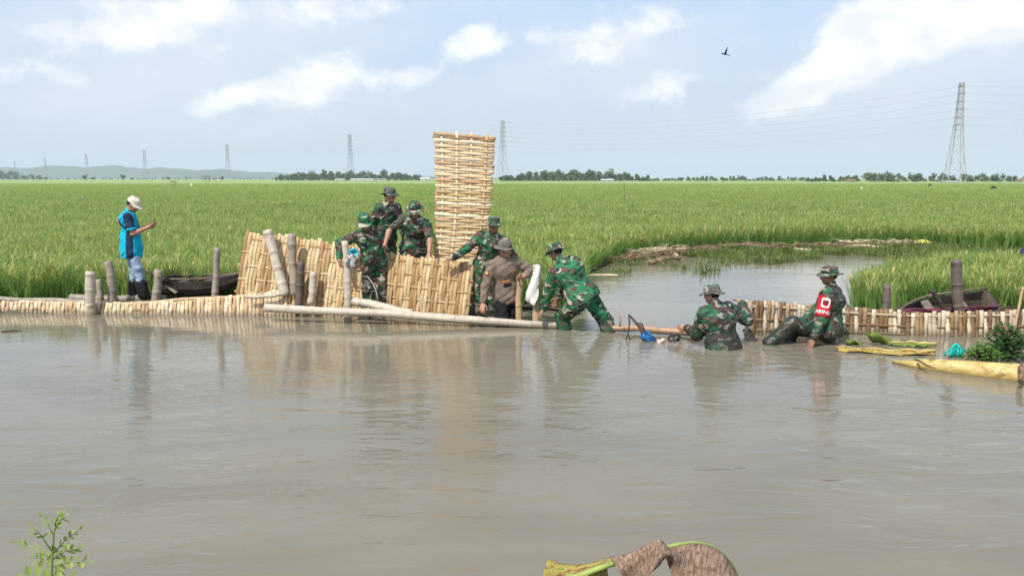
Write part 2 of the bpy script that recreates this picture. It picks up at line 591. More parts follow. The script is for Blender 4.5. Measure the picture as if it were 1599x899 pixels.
# ================================================================== far background
# ---- hills
m_hill, t, b = material('wooded_hill', .9, .05)
pos = t.n('ShaderNodeNewGeometry').outputs['Position']
link(t, t.mix(t.mapr(t.noise(t.mapping(pos, scale=(.004, .004, .02)), 1.0, 6.0, .65), .35, .7), (.035, .055, .025), (.10, .11, .055)), b.inputs['Base Color'])
def hills(name, prof, Y0, depth):
    v, f = [], []
    xs = np.linspace(prof[0][0], prof[-1][0], 90)
    hs = np.interp(xs, [p[0] for p in prof], [p[1] for p in prof])
    rows = 7
    for j in range(rows):
        k = j / (rows - 1)
        for i, x in enumerate(xs):
            h = (279 - hs[i]) / F * Y0
            z = h * math.sin(k * math.pi * .5) ** .8 * (1 + .10 * math.sin(i * .9 + j) + .07 * math.sin(i * 2.3 + j * 1.7)) if h > 0 else 0
            v.append(((x - 799.5) / F * Y0, Y0 + depth * k, z))
    n = len(xs)
    for j in range(rows - 1):
        for i in range(n - 1):
            f.append((j * n + i, j * n + i + 1, (j + 1) * n + i + 1, (j + 1) * n + i))
    tag(mesh(name, v, f, m_hill, origin=(0, 0, 0)), kind='structure')
hills('hills', [(-260, 268), (-60, 257), (60, 256), (160, 260), (280, 263), (400, 270), (520, 273), (640, 274), (800, 277), (1000, 279)], 3600, 700)

# ---- steel pylons
m_steel = plain('galvanised_steel', (.34, .335, .335), .6, .15, .3, .3, 0)
PH = 45.0
def pylon_levels():
    # (height, half width) of the tapering body
    return [(0, 4.0), (9, 2.95), (17, 2.2), (24, 1.65), (29, 1.4), (33, 1.25), (36.5, 1.15), (40, 1.05), (43, .95), (45, .85)]
def make_pylon():
    r = empty('pylon', (0, 0, 0))
    lv = pylon_levels()
    for sx in (-1, 1):
        for sy in (-1, 1):
            mb = MB()
            for (h0, w0), (h1, w1) in zip(lv, lv[1:]):
                mb.bar((sx * w0, sy * w0, h0), (sx * w1, sy * w1, h1), .20)
            mb.build('tower_leg', m_steel, r, False)
    mb = MB()
    for (h0, w0), (h1, w1) in zip(lv, lv[1:]):
        for a, c in (((-1, -1), (1, -1)), ((1, -1), (1, 1)), ((1, 1), (-1, 1)), ((-1, 1), (-1, -1))):
            mb.bar((a[0] * w0, a[1] * w0, h0), (c[0] * w1, c[1] * w1, h1), .10)
            mb.bar((c[0] * w0, c[1] * w0, h0), (a[0] * w1, a[1] * w1, h1), .10)
            mb.bar((a[0] * w1, a[1] * w1, h1), (c[0] * w1, c[1] * w1, h1), .14)
    mb.build('lattice_bracing', m_steel, r, False)
    for h in (26, 29.5, 33, 36.5, 40, 43.5):
        mb = MB()
        wv = np.interp(h, [q[0] for q in lv], [q[1] for q in lv])
        for s in (-1, 1):
            for sy in (-1, 1):
                mb.bar((s * wv, sy * wv, h), (s * 2.9, 0, h + .25), .26)
                mb.bar((s * wv, sy * wv, h + 1.1), (s * 2.9, 0, h + .25), .12)
        mb.bar((-wv, -wv, h + .02), (wv, wv, h + .02), .24)
        mb.bar((-wv, wv, h + .02), (wv, -wv, h + .02), .24)
        mb.build('cross_arm', m_steel, r, False)
    return r
PY = [(1490, 360), (785, 592), (548, 775), (357, 1000), (228, 1190), (137, 1400), (73, 1620), (25, 1880)]
PYW = [(XP(px, Y), Y) for px, Y in PY]
PYL = ['tall steel lattice pylon, the largest, rising over the tree line', 'steel lattice pylon just beside the tall bamboo panel', 'steel lattice pylon over the long wood and white sheds',
       'steel lattice pylon, third to the side of the tall bamboo panel', 'faint steel pylon on the hazy ridge, fourth from the bamboo panel', 'faint pylon above a lone dark tree, before the hills',
       'very faint pylon second from the edge of the photo', 'faintest and farthest pylon at the edge of the photo']
# name the steel tower's copies part by part
def copy_tree(o, parent=None):
    c = o.copy()
    COL.objects.link(c)
    c.parent = parent
    for ch in list(o.children):
        copy_tree(ch, c)
    return c
py0 = make_pylon()
line_ang = math.atan2(PYW[1][1] - PYW[0][1], PYW[1][0] - PYW[0][0])
for i, ((x, y), lab) in enumerate(zip(PYW, PYL)):
    o = py0 if i == 0 else copy_tree(py0)
    o.location = (x, y, .4)
    o.rotation_euler = (0, 0, line_ang + math.pi / 2)
    tag(o, lab, 'pylon', 'pylons of the power line')
# ---- conductors, one cable per level, sagging from pylon to pylon
m_wire = plain('aluminium_cable', (.33, .33, .35), .5, .1, .2, .3, 0)
ends = [(PYW[0][0] + 250, PYW[0][1] - 170)] + PYW
LEV = ['topmost', 'second highest', 'third highest', 'fourth highest', 'fifth highest', 'lowest']
px_, py_ = -math.sin(line_ang), math.cos(line_ang)
for k, h in enumerate((43.5, 40, 36.5, 33, 29.5, 26)):
    mb = MB()
    for (x0, y0), (x1, y1) in zip(ends, ends[1:]):
        n = 16
        pts = []
        for i in range(n + 1):
            u = i / n
            pts.append((x0 + (x1 - x0) * u - px_ * 2.9, y0 + (y1 - y0) * u - py_ * 2.9, h + .2 + .4 - 30 * u * (1 - u) * .9 * (1 if (x0 > -300) else .6)))
        mb.tube(pts, .055, 4, False)
    tag(mb.build('power_cable', m_wire), f'{LEV[k]} of the six thin cables strung between the pylons', 'cable', 'cables of the power line')

# ---- trees
m_bark = plain('tree_bark', (.10, .075, .05), .9, .3, 3.0)
m_tree, t, b = material('tree_foliage', .7, .2)
rnd = t.n('ShaderNodeObjectInfo').outputs['Random']
pos = t.n('ShaderNodeNewGeometry').outputs['Position']
nn = t.noise(t.mapping(pos, scale=(.25, .25, .35)), 1.0, 4.0, .7)
link(t, t.ramp(t.math('ADD', t.math('MULTIPLY', rnd, .3), t.math('MULTIPLY', nn, .75)), [(.2, (.035, .07, .028)), (.55, (.07, .12, .045)), (.9, (.12, .165, .065))]), b.inputs['Base Color'])
def crown(mb, c, rx, rz, n, r, leaf):
    lobes = [(c[0] + r.uniform(-.55, .55) * rx, c[1] + r.uniform(-.55, .55) * rx, c[2] + r.uniform(-.5, .6) * rz, r.uniform(.35, .62)) for _ in range(7)]
    for _ in range(n):
        lx, ly, lz, k = r.choice(lobes)
        d = Vector((r.gauss(0, 1), r.gauss(0, 1), r.gauss(0, 1))).normalized()
        q = r.uniform(.55, 1.05)
        p = Vector((lx, ly, lz)) + Vector((d.x * rx * k, d.y * rx * k, d.z * rz * k)) * q
        a = Vector((r.gauss(0, 1), r.gauss(0, 1), r.gauss(0, 1))).normalized() * leaf * r.uniform(.6, 1.3)
        bb = a.orthogonal().normalized() * leaf * r.uniform(.5, 1.0)
        mb.add([p - a, p + bb * .8, p + a * .9, p - bb], [(0, 1, 2, 3)])
def trunk(mb, x, y, z, h, r0, r):
    mb.tube([(x, y, z), (x + r.uniform(-.1, .1) * h, y, z + h * .55), (x + r.uniform(-.15, .15) * h, y + r.uniform(-.1, .1) * h, z + h)], [r0, r0 * .7, r0 * .25], 6)
    for _ in range(3):
        a = r.uniform(0, 6.28)
        mb.tube([(x, y, z + h * .5), (x + math.cos(a) * h * .3, y + math.sin(a) * h * .3, z + h * .85)], [r0 * .5, r0 * .15], 5)
def wood(name, px0, px1, Y0, Y1, h0, h1, n, label, seed, leaf=.75, dens=150):
    r = random.Random(seed)
    cm, tm = MB(), MB()
    for i in range(n):
        Y = r.uniform(Y0, Y1)
        px = px0 + (px1 - px0) * min(.99, max(.01, (i + r.uniform(-1.6, 2.6)) / n))
        x = XP(px, Y)
        edge = min(1, .45 + 2.2 * min(px - px0, px1 - px) / (px1 - px0))
        h = r.uniform(h0 * .6, h1) * edge
        rx = h * r.uniform(.32, .55)
        trunk(tm, x, Y, .3, h * .7, .12 + h * .012, r)
        crown(cm, (x, Y, .3 + h * .58), rx, h * .42, dens, r, leaf)
        crown(cm, (x + rx, Y - 1, .3 + h * .18), rx * .8, h * .2, dens // 4, r, leaf)
    o = mesh(name, cm.v + tm.v, cm.f + [tuple(i + len(cm.v) for i in q) for q in tm.f], [m_tree, m_bark], smooth=False)
    mi = [0] * len(cm.f) + [1] * len(tm.f)
    o.data.polygons.foreach_set('material_index', mi)
    tag(o, label, 'woods', kind='stuff')
wood('woods', 428, 668, 690, 760, 7, 10.5, 80, 'long dark wood behind white sheds across the field', 3)
wood('woods', 780, 1012, 540, 610, 6, 9.0, 90, 'dense dark green wood beside the tall bamboo panel, across the field', 4)
wood('woods', 1005, 1300, 560, 700, 2.0, 4.4, 84, 'low thin line of trees across the field', 5, .6, 90)
wood('woods', 1255, 1640, 400, 520, 3.0, 6.2, 96, 'line of trees with houses behind the largest pylon', 6, .6, 130)
wood('woods', -60, 64, 1250, 1400, 11, 17, 30, 'dark wood before the hills at the photo edge', 8, 1.3, 110)
wood('woods', 60, 430, 1300, 1700, 2.5, 5, 90, 'thin broken line of low bushes before the hills', 9, .9, 40)
def lone_tree(px, Y, h, label, seed, wide=.55):
    r = random.Random(seed)
    x = XP(px, Y)
    root = empty('tree', (x, Y, .3), label, 'tree', 'lone trees at the far edge of the field')
    tm = MB(); trunk(tm, x, Y, .3, h * .7, .14 + h * .012, r); tm.build('trunk', m_bark, root)
    cm = MB(); crown(cm, (x, Y, .3 + h * .6), h * wide, h * .42, 190, r, .09 * h + .12); cm.build('crown', m_tree, root, False)
lone_tree(72, 900, 4.2, 'small dark bush tree below the second pylon from the edge', 1)
lone_tree(133, 900, 6.3, 'round dark lone tree below a faint pylon, before the hills', 2)
lone_tree(146, 850, 3.6, 'smaller dark bush just beside the round lone tree', 3)
lone_tree(192, 900, 5.8, 'broad dark lone tree midway between two faint pylons', 4, .7)
lone_tree(263, 880, 4.0, 'small dark tree just above the flat-roofed field hut', 5)
lone_tree(347, 870, 4.2, 'dark bush at the foot of the third pylon from the bamboo panel', 6)
lone_tree(1453, 165, .75, 'tiny dark bush in the rice before the largest pylon', 7)
lone_tree(1552, 125, .7, 'tiny dark bush in the rice near the photo edge', 8)
lone_tree(1064, 480, 2.9, 'round dark lone tree on the low horizon behind the flooded corner', 9)

# ---- houses and sheds across the field
m_wallw = plain('whitewashed_wall', (.62, .60, .55), .85, .12, .4)
m_roofs = {'white': plain('zinc_roof', (.58, .59, .60), .5, .1, .3), 'red': plain('clay_tile_roof', (.34, .15, .09), .8, .2, .6), 'grey': plain('weathered_roof', (.33, .31, .29), .8, .2, .6)}
m_dark = plain('dark_opening', (.03, .03, .03), .5, .2, 2.0)
def house(px, top, bot, wpx, Y, roof, label, dep=6.0):
    x = XP(px, Y)
    wid = wpx / F * Y
    z0 = .3
    ht = HC + (279 - top) / F * Y - z0
    wh = ht * .58
    r = empty('house', (x, Y, z0), label, 'house', 'houses and sheds across the field')
    mb = MB(); mb.box((x, Y, z0 + wh / 2), (wid / 2, 0, 0), (0, dep / 2, 0), (0, 0, wh / 2)); mb.build('wall', m_wallw, r, False)
    e, a, c = .35, wid / 2 + .35, dep / 2 + .4
    zt = z0 + ht
    mb = MB(); zb = z0 + wh + .003
    mb.add([(x - a, Y - c, zb), (x + a, Y - c, zb), (x + a, Y + c, zb), (x - a, Y + c, zb), (x - a, Y, zt), (x + a, Y, zt)], [(0, 1, 5, 4), (2, 3, 4, 5), (1, 2, 5), (3, 0, 4), (3, 2, 1, 0)])
    mb.build('roof', m_roofs[roof], r, False)
    mb = MB(); mb.box((x + wid * .12, Y - dep / 2 - .02, z0 + wh * .42), (.45, 0, 0), (0, .03, 0), (0, 0, wh * .4)); mb.build('door', m_dark, r, False)
    for s in (-.28, .36):
        mb = MB(); mb.box((x + wid * s, Y - dep / 2 - .02, z0 + wh * .55), (min(.6, wid * .07), 0, 0), (0, .03, 0), (0, 0, wh * .2)); mb.build('window', m_dark, r, False)
house(948, 279.5, 288, 18, 480, 'white', 'small white house in front of the dense wood')
house(984, 282.5, 288, 26, 490, 'white', 'long low white shed beside the thin bamboo pole')
house(874, 284, 288, 10, 490, 'white', 'tiny pale hut at the foot of the dense wood')
house(531, 279.5, 284, 14, 640, 'white', 'short white shed below the wood, under its pylon')
house(566, 279, 284.5, 34, 640, 'white', 'longest white shed below the long wood')
house(594, 279, 284.5, 18, 650, 'grey', 'grey roofed shed at the end of the long wood')
house(664, 277, 286, 14, 620, 'white', 'white house close to the edge of the tall bamboo panel')
house(1111, 284.8, 288, 12, 520, 'white', 'tiny white hut alone on the low tree line')
house(1327, 280, 288, 11, 380, 'red', 'red roofed house among the trees, middle of the tree line')
house(1398, 284.5, 288, 26, 370, 'white', 'long low white shed between the red house and the pylon')
house(1482, 282.5, 289, 20, 345, 'white', 'white roofed hut at the foot of the largest pylon')
house(1503, 284, 289, 14, 345, 'grey', 'grey roofed hut beside the foot of the largest pylon')
house(1601, 279.5, 288, 20, 360, 'red', 'red roofed house cut by the photo edge')

# ---- field huts, flags and a measuring pole in the rice
m_thatch = plain('dry_thatch', (.16, .13, .09), .95, .3, 4.0)
m_post = plain('weathered_post', (.22, .18, .13), .85, .3, 5.0)
def hut(px, top, wpx, Y, ht, label, pitch=.28):
    x = XP(px, Y)
    wid = wpx / F * Y
    zt = HC + (279 - top) / F * Y
    r = empty('field_hut', (x, Y, .2), label, 'hut', 'open huts in the rice field')
    a = wid / 2
    mb = MB(); z0 = zt - ht * pitch
    mb.add([(x - a, Y - a * .8, z0), (x + a, Y - a * .8, z0), (x + a, Y + a * .8, z0), (x - a, Y + a * .8, z0), (x - a * .5, Y, zt), (x + a * .5, Y, zt)], [(0, 1, 5, 4), (2, 3, 4, 5), (1, 2, 5), (3, 0, 4), (3, 2, 1, 0)])
    mb.build('roof', m_thatch, r, False)
    for sx in (-1, 1):
        for sy in (-1, 1):
            mb = MB(); mb.bar((x + sx * a * .45, Y + sy * a * .4, .1), (x + sx * a * .45, Y + sy * a * .4, z0 - .003), .07 * wid / 2); mb.build('post', m_post, r, False)
    mb = MB(); mb.box((x, Y, .55 * z0), (a * .5, 0, 0), (0, a * .45, 0), (0, 0, .05)); mb.build('platform', m_post, r, False)
hut(270, 282.3, 12, 170, .9, 'flat roofed open hut standing in the rice near the lone man')
hut(323, 274.3, 13, 420, 2.6, 'dark umbrella shaped hut at the far edge of the field')
m_white = plain('white_cloth', (.75, .74, .72), .8, .06, 6.0)
def flag(px, py, Y, hpx, label):
    p = P(px, py, Y)
    s = Y / F
    r = empty('scare_flag', (p.x, p.y, .1), label, 'flag', 'white cloths on sticks in the rice')
    mb = MB(); mb.tube([(p.x, p.y, .1), (p.x + .02, p.y, p.z + hpx * s * .5)], .012 + .0002 * Y, 6); mb.build('stick', m_post, r)
    mb = MB()
    h, wv = hpx * s, 2.6 * s
    g = [(p.x + wv * (i / 3) * (1 + .2 * (j % 2)), p.y - .05 * math.sin(i + j), p.z + h * (.5 - j / 3) - .1 * h * i) for j in range(4) for i in range(4)]
    mb.add(g + [(a_, b_ + .02, c_) for a_, b_, c_ in g], [(j * 4 + i, j * 4 + i + 1, j * 4 + i + 5, j * 4 + i + 4) for j in range(3) for i in range(3)] + [(16 + j * 4 + i + 4, 16 + j * 4 + i + 5, 16 + j * 4 + i + 1, 16 + j * 4 + i) for j in range(3) for i in range(3)])
    mb.build('cloth', m_white, r)
flag(297, 288, 165, 5, 'small white cloth on a stick beside the flat roofed hut')
flag(1344, 293, 118, 4, 'small white cloth on a stick far out beyond the flooded corner')
flag(128, 308, 55, 4, 'tiny white cloth on a stick in the rice behind the lone man')
p0, p1 = P(975, 318, 55), P(974, 276, 55)
mb = MB(); mb.tube([(p0.x, 55, .1), ((p0.x + p1.x) / 2 + .02, 55, 1.1), (p1.x, 55, p1.z)], [.03, .026, .018], 8)
tag(mb.build('bamboo_pole', m_post), 'thin upright bamboo pole standing alone in the rice', 'pole')

# ---- swallow in the sky
m_bird = plain('dark_feathers', (.02, .022, .028), .6, .2, 20.0)
c = P(1132, 85, 22)
s = 22 / F
r = empty('bird', c, 'small dark swallow flying high over the rice', 'bird')
mb = MB(); pts = [(-5.5, 0, 1.2), (-4.4, 0, 1.0), (-2, 0, .3), (.5, 0, 0), (3, 0, -.6), (5.5, 0, -1.6)]
rr = [.15, .8, 1.15, 1.1, .7, .15]
mb.tube([c + Vector(q) * s for q in pts], [q * s for q in rr], 8); mb.build('body', m_bird, r)
def wing(tip, lead):
    mb = MB(); a = Vector((-1.6, 0, .5)); bb = Vector((2.2, 0, -.1)); tip = Vector(tip); mid = Vector(lead)
    v = [a, mid, tip, (tip + bb) * .5 + Vector((.3, .2, 0)), bb]
    v2 = [q + Vector((0, .25, 0)) for q in v]
    mb.add([c + q * s for q in v + v2], [(0, 1, 3, 4), (1, 2, 3), (9, 8, 6, 5), (8, 7, 6), (0, 5, 6, 1), (1, 6, 7, 2), (2, 7, 8, 3), (3, 8, 9, 4), (4, 9, 5, 0)])
    mb.build('wing', m_bird, r, False)
wing((3.2, -2, 11.5), (.4, -1, 5.5))
wing((2.5, 6, 3.0), (-.2, 3.5, 1.6))
mb = MB(); v = [Vector(q) for q in ((4.5, -.2, -1.2), (8.6, -.5, -2.2), (6.6, 0, -1.9), (8.3, .6, -3.0), (4.8, .2, -1.7))]
v2 = [q + Vector((0, .1, .3)) for q in v]
mb.add([c + q * s for q in v + v2], [(0, 1, 2), (0, 2, 4), (2, 3, 4), (7, 6, 5), (9, 7, 5), (9, 8, 7)]); mb.build('tail', m_bird, r, False)

# ---- the air over the plain
m_haze = bpy.data.materials.new('humid_air')
m_haze.use_nodes = True
hn = NT(m_haze.node_tree)
m_haze.node_tree.nodes.clear()
pv = hn.n('ShaderNodeVolumePrincipled', {'Color': (.72, .81, .98, 1), 'Density': 2.0e-4, 'Anisotropy': 0.0})
ho = hn.n('ShaderNodeOutputMaterial')
hn.t.links.new(pv.outputs[0], ho.inputs['Volume'])
mb = MB(); mb.box((0, 3500, 90), (9000, 0, 0), (0, 3800, 0), (0, 0, 91.6))
hz_o = mb.build('haze', m_haze, None, False, origin=(0, 0, 0))
tag(hz_o, kind='stuff')
# ================================================================== the bamboo dam
def bamboo_material(name, stops, node_col, rough=.55, grain=.5, stain=(.16, .11, .06), stain_amt=.5, ring=.55):
    """colour per piece from the object's own random number; grain along UV.x (metres), joints every foot or so"""
    m, t, b = material(name, rough, .35)
    rnd = t.n('ShaderNodeObjectInfo').outputs['Random']
    uvn = t.n('ShaderNodeUVMap')
    sp = t.n('ShaderNodeSeparateXYZ', {0: uvn.outputs[0]})
    x = t.math('ADD', sp.outputs[0], t.math('MULTIPLY', rnd, 37.0))
    vec = t.n('ShaderNodeCombineXYZ', {0: x, 1: t.math('MULTIPLY', sp.outputs[1], 6.0), 2: t.math('MULTIPLY', rnd, 91.0)}).outputs[0]
    g = t.noise(t.mapping(vec, scale=(2.2, 3.0, 1)), 1.0, 5.0, .65, .3)
    c = t.ramp(rnd, stops)
    c = t.mix(t.mapr(g, .35, .75, 0, grain), c, tuple(q * .55 for q in stops[0][1]))
    pos = t.n('ShaderNodeNewGeometry').outputs['Position']
    st = t.noise(pos, 4.5, 5.0, .7)
    c = t.mix(t.mapr(st, .50, .72, 0, stain_amt), c, stain)
    fr = t.math('FRACT', t.math('MULTIPLY', x, 3.1))
    nd = t.math('MULTIPLY', t.math('LESS_THAN', fr, .045), ring)
    c = t.mix(nd, c, node_col)
    # silt left by the water: a ragged tide mark just above the surface
    zz = t.math('ADD', t.n('ShaderNodeSeparateXYZ', {0: pos}).outputs[2], t.math('MULTIPLY', t.math('SUBTRACT', st, .5), .22))
    c = t.mix(t.mapr(zz, .12, .02, 0, .72), c, (.17, .135, .085))
    link(t, c, b.inputs['Base Color'])
    bump(t, b, t.noise(t.mapping(vec, scale=(3, 14, 1)), 1.0, 3.0), .35, .006)
    return m
m_split = bamboo_material('split_bamboo', [(0, (.48, .30, .13)), (.3, (.62, .44, .22)), (.6, (.74, .60, .37)), (.8, (.58, .39, .19)), (1, (.34, .20, .09))], (.26, .14, .06), stain=(.34, .19, .08), stain_amt=.5)
m_split_pale = bamboo_material('pale_split_bamboo', [(0, (.72, .56, .34)), (.35, (.84, .74, .54)), (.6, (.78, .62, .38)), (.8, (.60, .39, .20)), (1, (.42, .25, .12))], (.34, .20, .10), stain=(.42, .25, .12), stain_amt=.35)
m_split_two = bamboo_material('wet_split_bamboo', [(0, (.20, .115, .055)), (.38, (.36, .22, .10)), (.44, (.52, .36, .18)), (.55, (.72, .60, .42)), (.8, (.78, .68, .50)), (1, (.30, .18, .08))], (.2, .11, .06), stain=(.15, .09, .05))
m_pole_white = bamboo_material('bleached_bamboo', [(0, (.52, .45, .35)), (1, (.64, .57, .46))], (.30, .24, .17), stain=(.27, .20, .13), stain_amt=.85, ring=.4)
m_pole_grey = bamboo_material('old_grey_bamboo', [(0, (.30, .25, .19)), (1, (.42, .36, .28))], (.16, .12, .09), stain=(.14, .11, .085), stain_amt=.7)
m_pole_dark = bamboo_material('dark_wet_wood', [(0, (.11, .085, .068)), (1, (.17, .13, .10))], (.06, .045, .04), stain=(.06, .05, .045))
m_pole_tan = bamboo_material('tan_bamboo', [(0, (.50, .35, .20)), (1, (.58, .43, .26))], (.25, .15, .08), stain=(.26, .17, .10))
m_pole_orange = bamboo_material('wet_peeled_wood', [(0, (.46, .25, .14)), (1, (.52, .30, .17))], (.2, .11, .07), rough=.3, stain=(.26, .14, .09))


def bilinear(TL, TR, BL, BR, bow=0.0, sag=0.0):
    def S(u, v):                       # u across, v up
        p = (BL * (1 - u) + BR * u) * (1 - v) + (TL * (1 - u) + TR * u) * v
        k = math.sin(math.pi * u) * sag * v + bow * math.sin(math.pi * v)
        return p + Vector((0, -1, 0)) * k
    return S


def normal_of(S, u, v):
    e = .01
    a = S(u + e, v) - S(u - e, v)
    c = S(u, v + e) - S(u, v - e)
    n = a.cross(c).normalized()
    return n if n.y < 0 else -n


def strip(S, along, pos0, wid, a0, a1, amp, nwave, phase, thick, seg, rg):
    """one split slat lying in the surface S; along = 'v' runs upwards, 'u' runs across"""
    v, f, uv = [], [], []
    L = 0
    last = None
    drift = rg.uniform(-.25, .25) * wid
    for i in range(seg + 1):
        q = i / seg
        a = a0 + (a1 - a0) * q
        c = pos0 + drift * (q - .5)
        off = amp * math.sin(math.pi * a * nwave + phase)
        ww = wid * (1 + .05 * math.sin(9 * q + phase))
        if along == 'v':
            n = normal_of(S, c, a)
            A, B, M = S(c - ww / 2, a), S(c + ww / 2, a), S(c, a)
        else:
            n = normal_of(S, a, c)
            A, B, M = S(a, c - ww / 2), S(a, c + ww / 2), S(a, c)
        if last is not None:
            L += (M - last).length
        last = M
        f0, b0 = n * (off + thick), n * (off - thick)
        v += [A + n * off + b0 * 0 - n * thick * .6, A + n * off, M + n * (off + thick * .55), B + n * off, B + n * off - n * thick * .6]
        uv += [(L, 0), (L, .1), (L, .5), (L, .9), (L, 1)]
    k = 5
    for i in range(seg):
        for j in range(k):
            j2 = (j + 1) % k
            f.append((i * k + j, i * k + j2, (i + 1) * k + j2, (i + 1) * k + j))
    f.append(tuple(range(k - 1, -1, -1)))
    f.append(tuple(seg * k + j for j in range(k)))
    return v, f, uv


def woven(name, S, along, ns, nr, m, label, cat, amp=.022, thick=.007, base=None, ends=(.0, .0), jit=.03, seg_per=3, rib_ext=.0, group='woven bamboo panels of the dam', seed=1, mrib=None, wmul=1.04, rib_pos=None, groups=(1, 1, 2), rib_off=0.0, alt=None):
    rg = random.Random(seed)
    root = empty(name, base or S(.5, 0), label, cat, group)
    ph_, left = 0, 0
    for k in range(ns):
        if left <= 0:
            ph_, left = 1 - ph_, rg.choice(groups)
        left -= 1
        pitch = 1.0 / ns
        wd_ = pitch * wmul * rg.uniform(.82, 1.08) * ((1.22 if k % 2 else .80) if alt else 1)
        a0 = ends[0] + rg.uniform(-jit, jit)
        a1 = 1 + ends[1] + rg.uniform(-jit, jit)
        v, f, uv = strip(S, along, (k + .5) * pitch, wd_, a0, a1, amp, nr, math.pi * ph_ + rg.uniform(-.2, .2), thick, nr * seg_per, rg)
        mesh('slat', v, f, alt if alt and not k % 2 else m, root, True, uv)
    other = 'u' if along == 'v' else 'v'
    for j in range(nr):
        c = (j + .5) / nr if rib_pos is None else rib_pos[j]
        rw = rg.uniform(.026, .036) / ((S(.5, 1) - S(.5, 0)).length if along == 'v' else (S(1, .5) - S(0, .5)).length)
        v, f, uv = strip(S, other, c, rw, -rib_ext - rg.uniform(0, .02), 1 + rib_ext + rg.uniform(0, .02), 0.0, 1, 0, .005, 8, rg)
        nn_ = normal_of(S, .5, .5) * rib_off
        mesh('rib', [q + nn_ for q in v], f, mrib or m, root, True, uv)
    return root


def under(p, z=-.25):
    return Vector((p.x, p.y, z))

# big panel, tilted, above the low fence
S = bilinear(P(384, 361, 12.45), P(590, 386, 12.15), P(366, 486, 12.25), P(575, 503, 11.72), bow=.05, sag=.04)
woven('woven_bamboo_screen', S, 'v', 36, 6, m_split, 'wide tan woven bamboo panel with leaning poles resting on it', 'bamboo panel', amp=.011, thick=.005, ends=(-.06, 0), jit=.03, seed=3, groups=(1, 2, 2, 3))
# centre panel on which the short sleeved soldier leans
S = bilinear(P(592, 392, 12.10), P(742, 412, 11.85), P(584, 490, 11.95), P(730, 503, 11.62), bow=.03, sag=.05)
woven('woven_bamboo_screen', S, 'v', 27, 5, m_split, 'tan woven bamboo panel in front of the short sleeved soldier', 'bamboo panel', amp=.011, thick=.005, ends=(-.06, 0), jit=.025, seed=5, groups=(1, 2, 2, 3))
# tall upright panel, laid sideways
TLp, TRp, BLp, BRp = P(677, 207, 12.55), P(773, 214, 12.50), P(663, 500, 12.25), P(733, 503, 12.05)
def S_tall(u, v):
    # the sheet is straight in its upper part and swings back towards the foot
    k = max(0, v)
    row = [(0, Vector((0, 0, 0))), ]
    p = (BLp * (1 - u) + BRp * u) * (1 - v) + (TLp * (1 - u) + TRp * u) * v
    sw = math.sin(math.pi * min(1, max(0, v))) * .09
    return p + Vector((sw * 1.0, -.04 * math.sin(math.pi * u), 0))
woven('woven_bamboo_screen', S_tall, 'u', 66, 4, m_split_pale, 'tall upright bamboo panel woven of pale horizontal slats', 'bamboo panel', amp=.0085, thick=.004, ends=(0, 0), jit=.018, seed=8, wmul=1.0, groups=(1,), alt=m_split, rib_pos=[.13, .38, .62, .87], seg_per=4)
# low basket-like fence along the water, in two lengths
def path_surface(pts_top, pts_bot):
    n = len(pts_top) - 1
    cum = np.concatenate([[0], np.cumsum([(b2 - a2).length for a2, b2 in zip(pts_top, pts_top[1:])])])
    def S(u, v):
        q = u * cum[-1]
        i = min(max(int(np.searchsorted(cum, q)) - 1, 0), n - 1)
        k = (q - cum[i]) / (cum[i + 1] - cum[i])
        t_ = pts_top[i].lerp(pts_top[i + 1], k) if True else None
        b_ = pts_bot[i].lerp(pts_bot[i + 1], k)
        return b_ + (t_ - b_) * v
    return S
tops = [P(-60, 471, 12.30), P(60, 470, 12.28), P(160, 472, 12.2), P(215, 472, 12.2), P(280, 470, 12.15), P(340, 464, 12.1), P(400, 458, 12.05), P(462, 450, 11.98)]
bots = [under(p + Vector((0, -.1, 0)), -.12) for p in tops]
woven('bamboo_fence', path_surface(tops, bots), 'v', 84, 3, m_split_pale, 'low woven bamboo edging along the water behind the white stake', 'bamboo fence', amp=.006, thick=.009, jit=.05, seed=11, rib_pos=[.36, .62, .93], wmul=.95, rib_off=-.004, mrib=m_split)
# right hand fence
tops = [P(1163, 468, 10.45), P(1215, 470, 10.55), P(1262, 476, 10.6), P(1320, 480, 10.6), P(1380, 484, 10.55), P(1440, 487, 10.45), P(1500, 487, 10.4), P(1560, 485, 10.4), P(1680, 480, 10.4)]
bots = [under(p + Vector((0, -.06, 0)), -.2) for p in tops]
woven('bamboo_fence', path_surface(tops, bots), 'v', 80, 3, m_split_two, 'low bamboo fence of dark and white slats behind the seated soldier', 'bamboo fence', amp=.013, jit=.035, seed=14, rib_pos=[.40, .60, .88], wmul=.95)


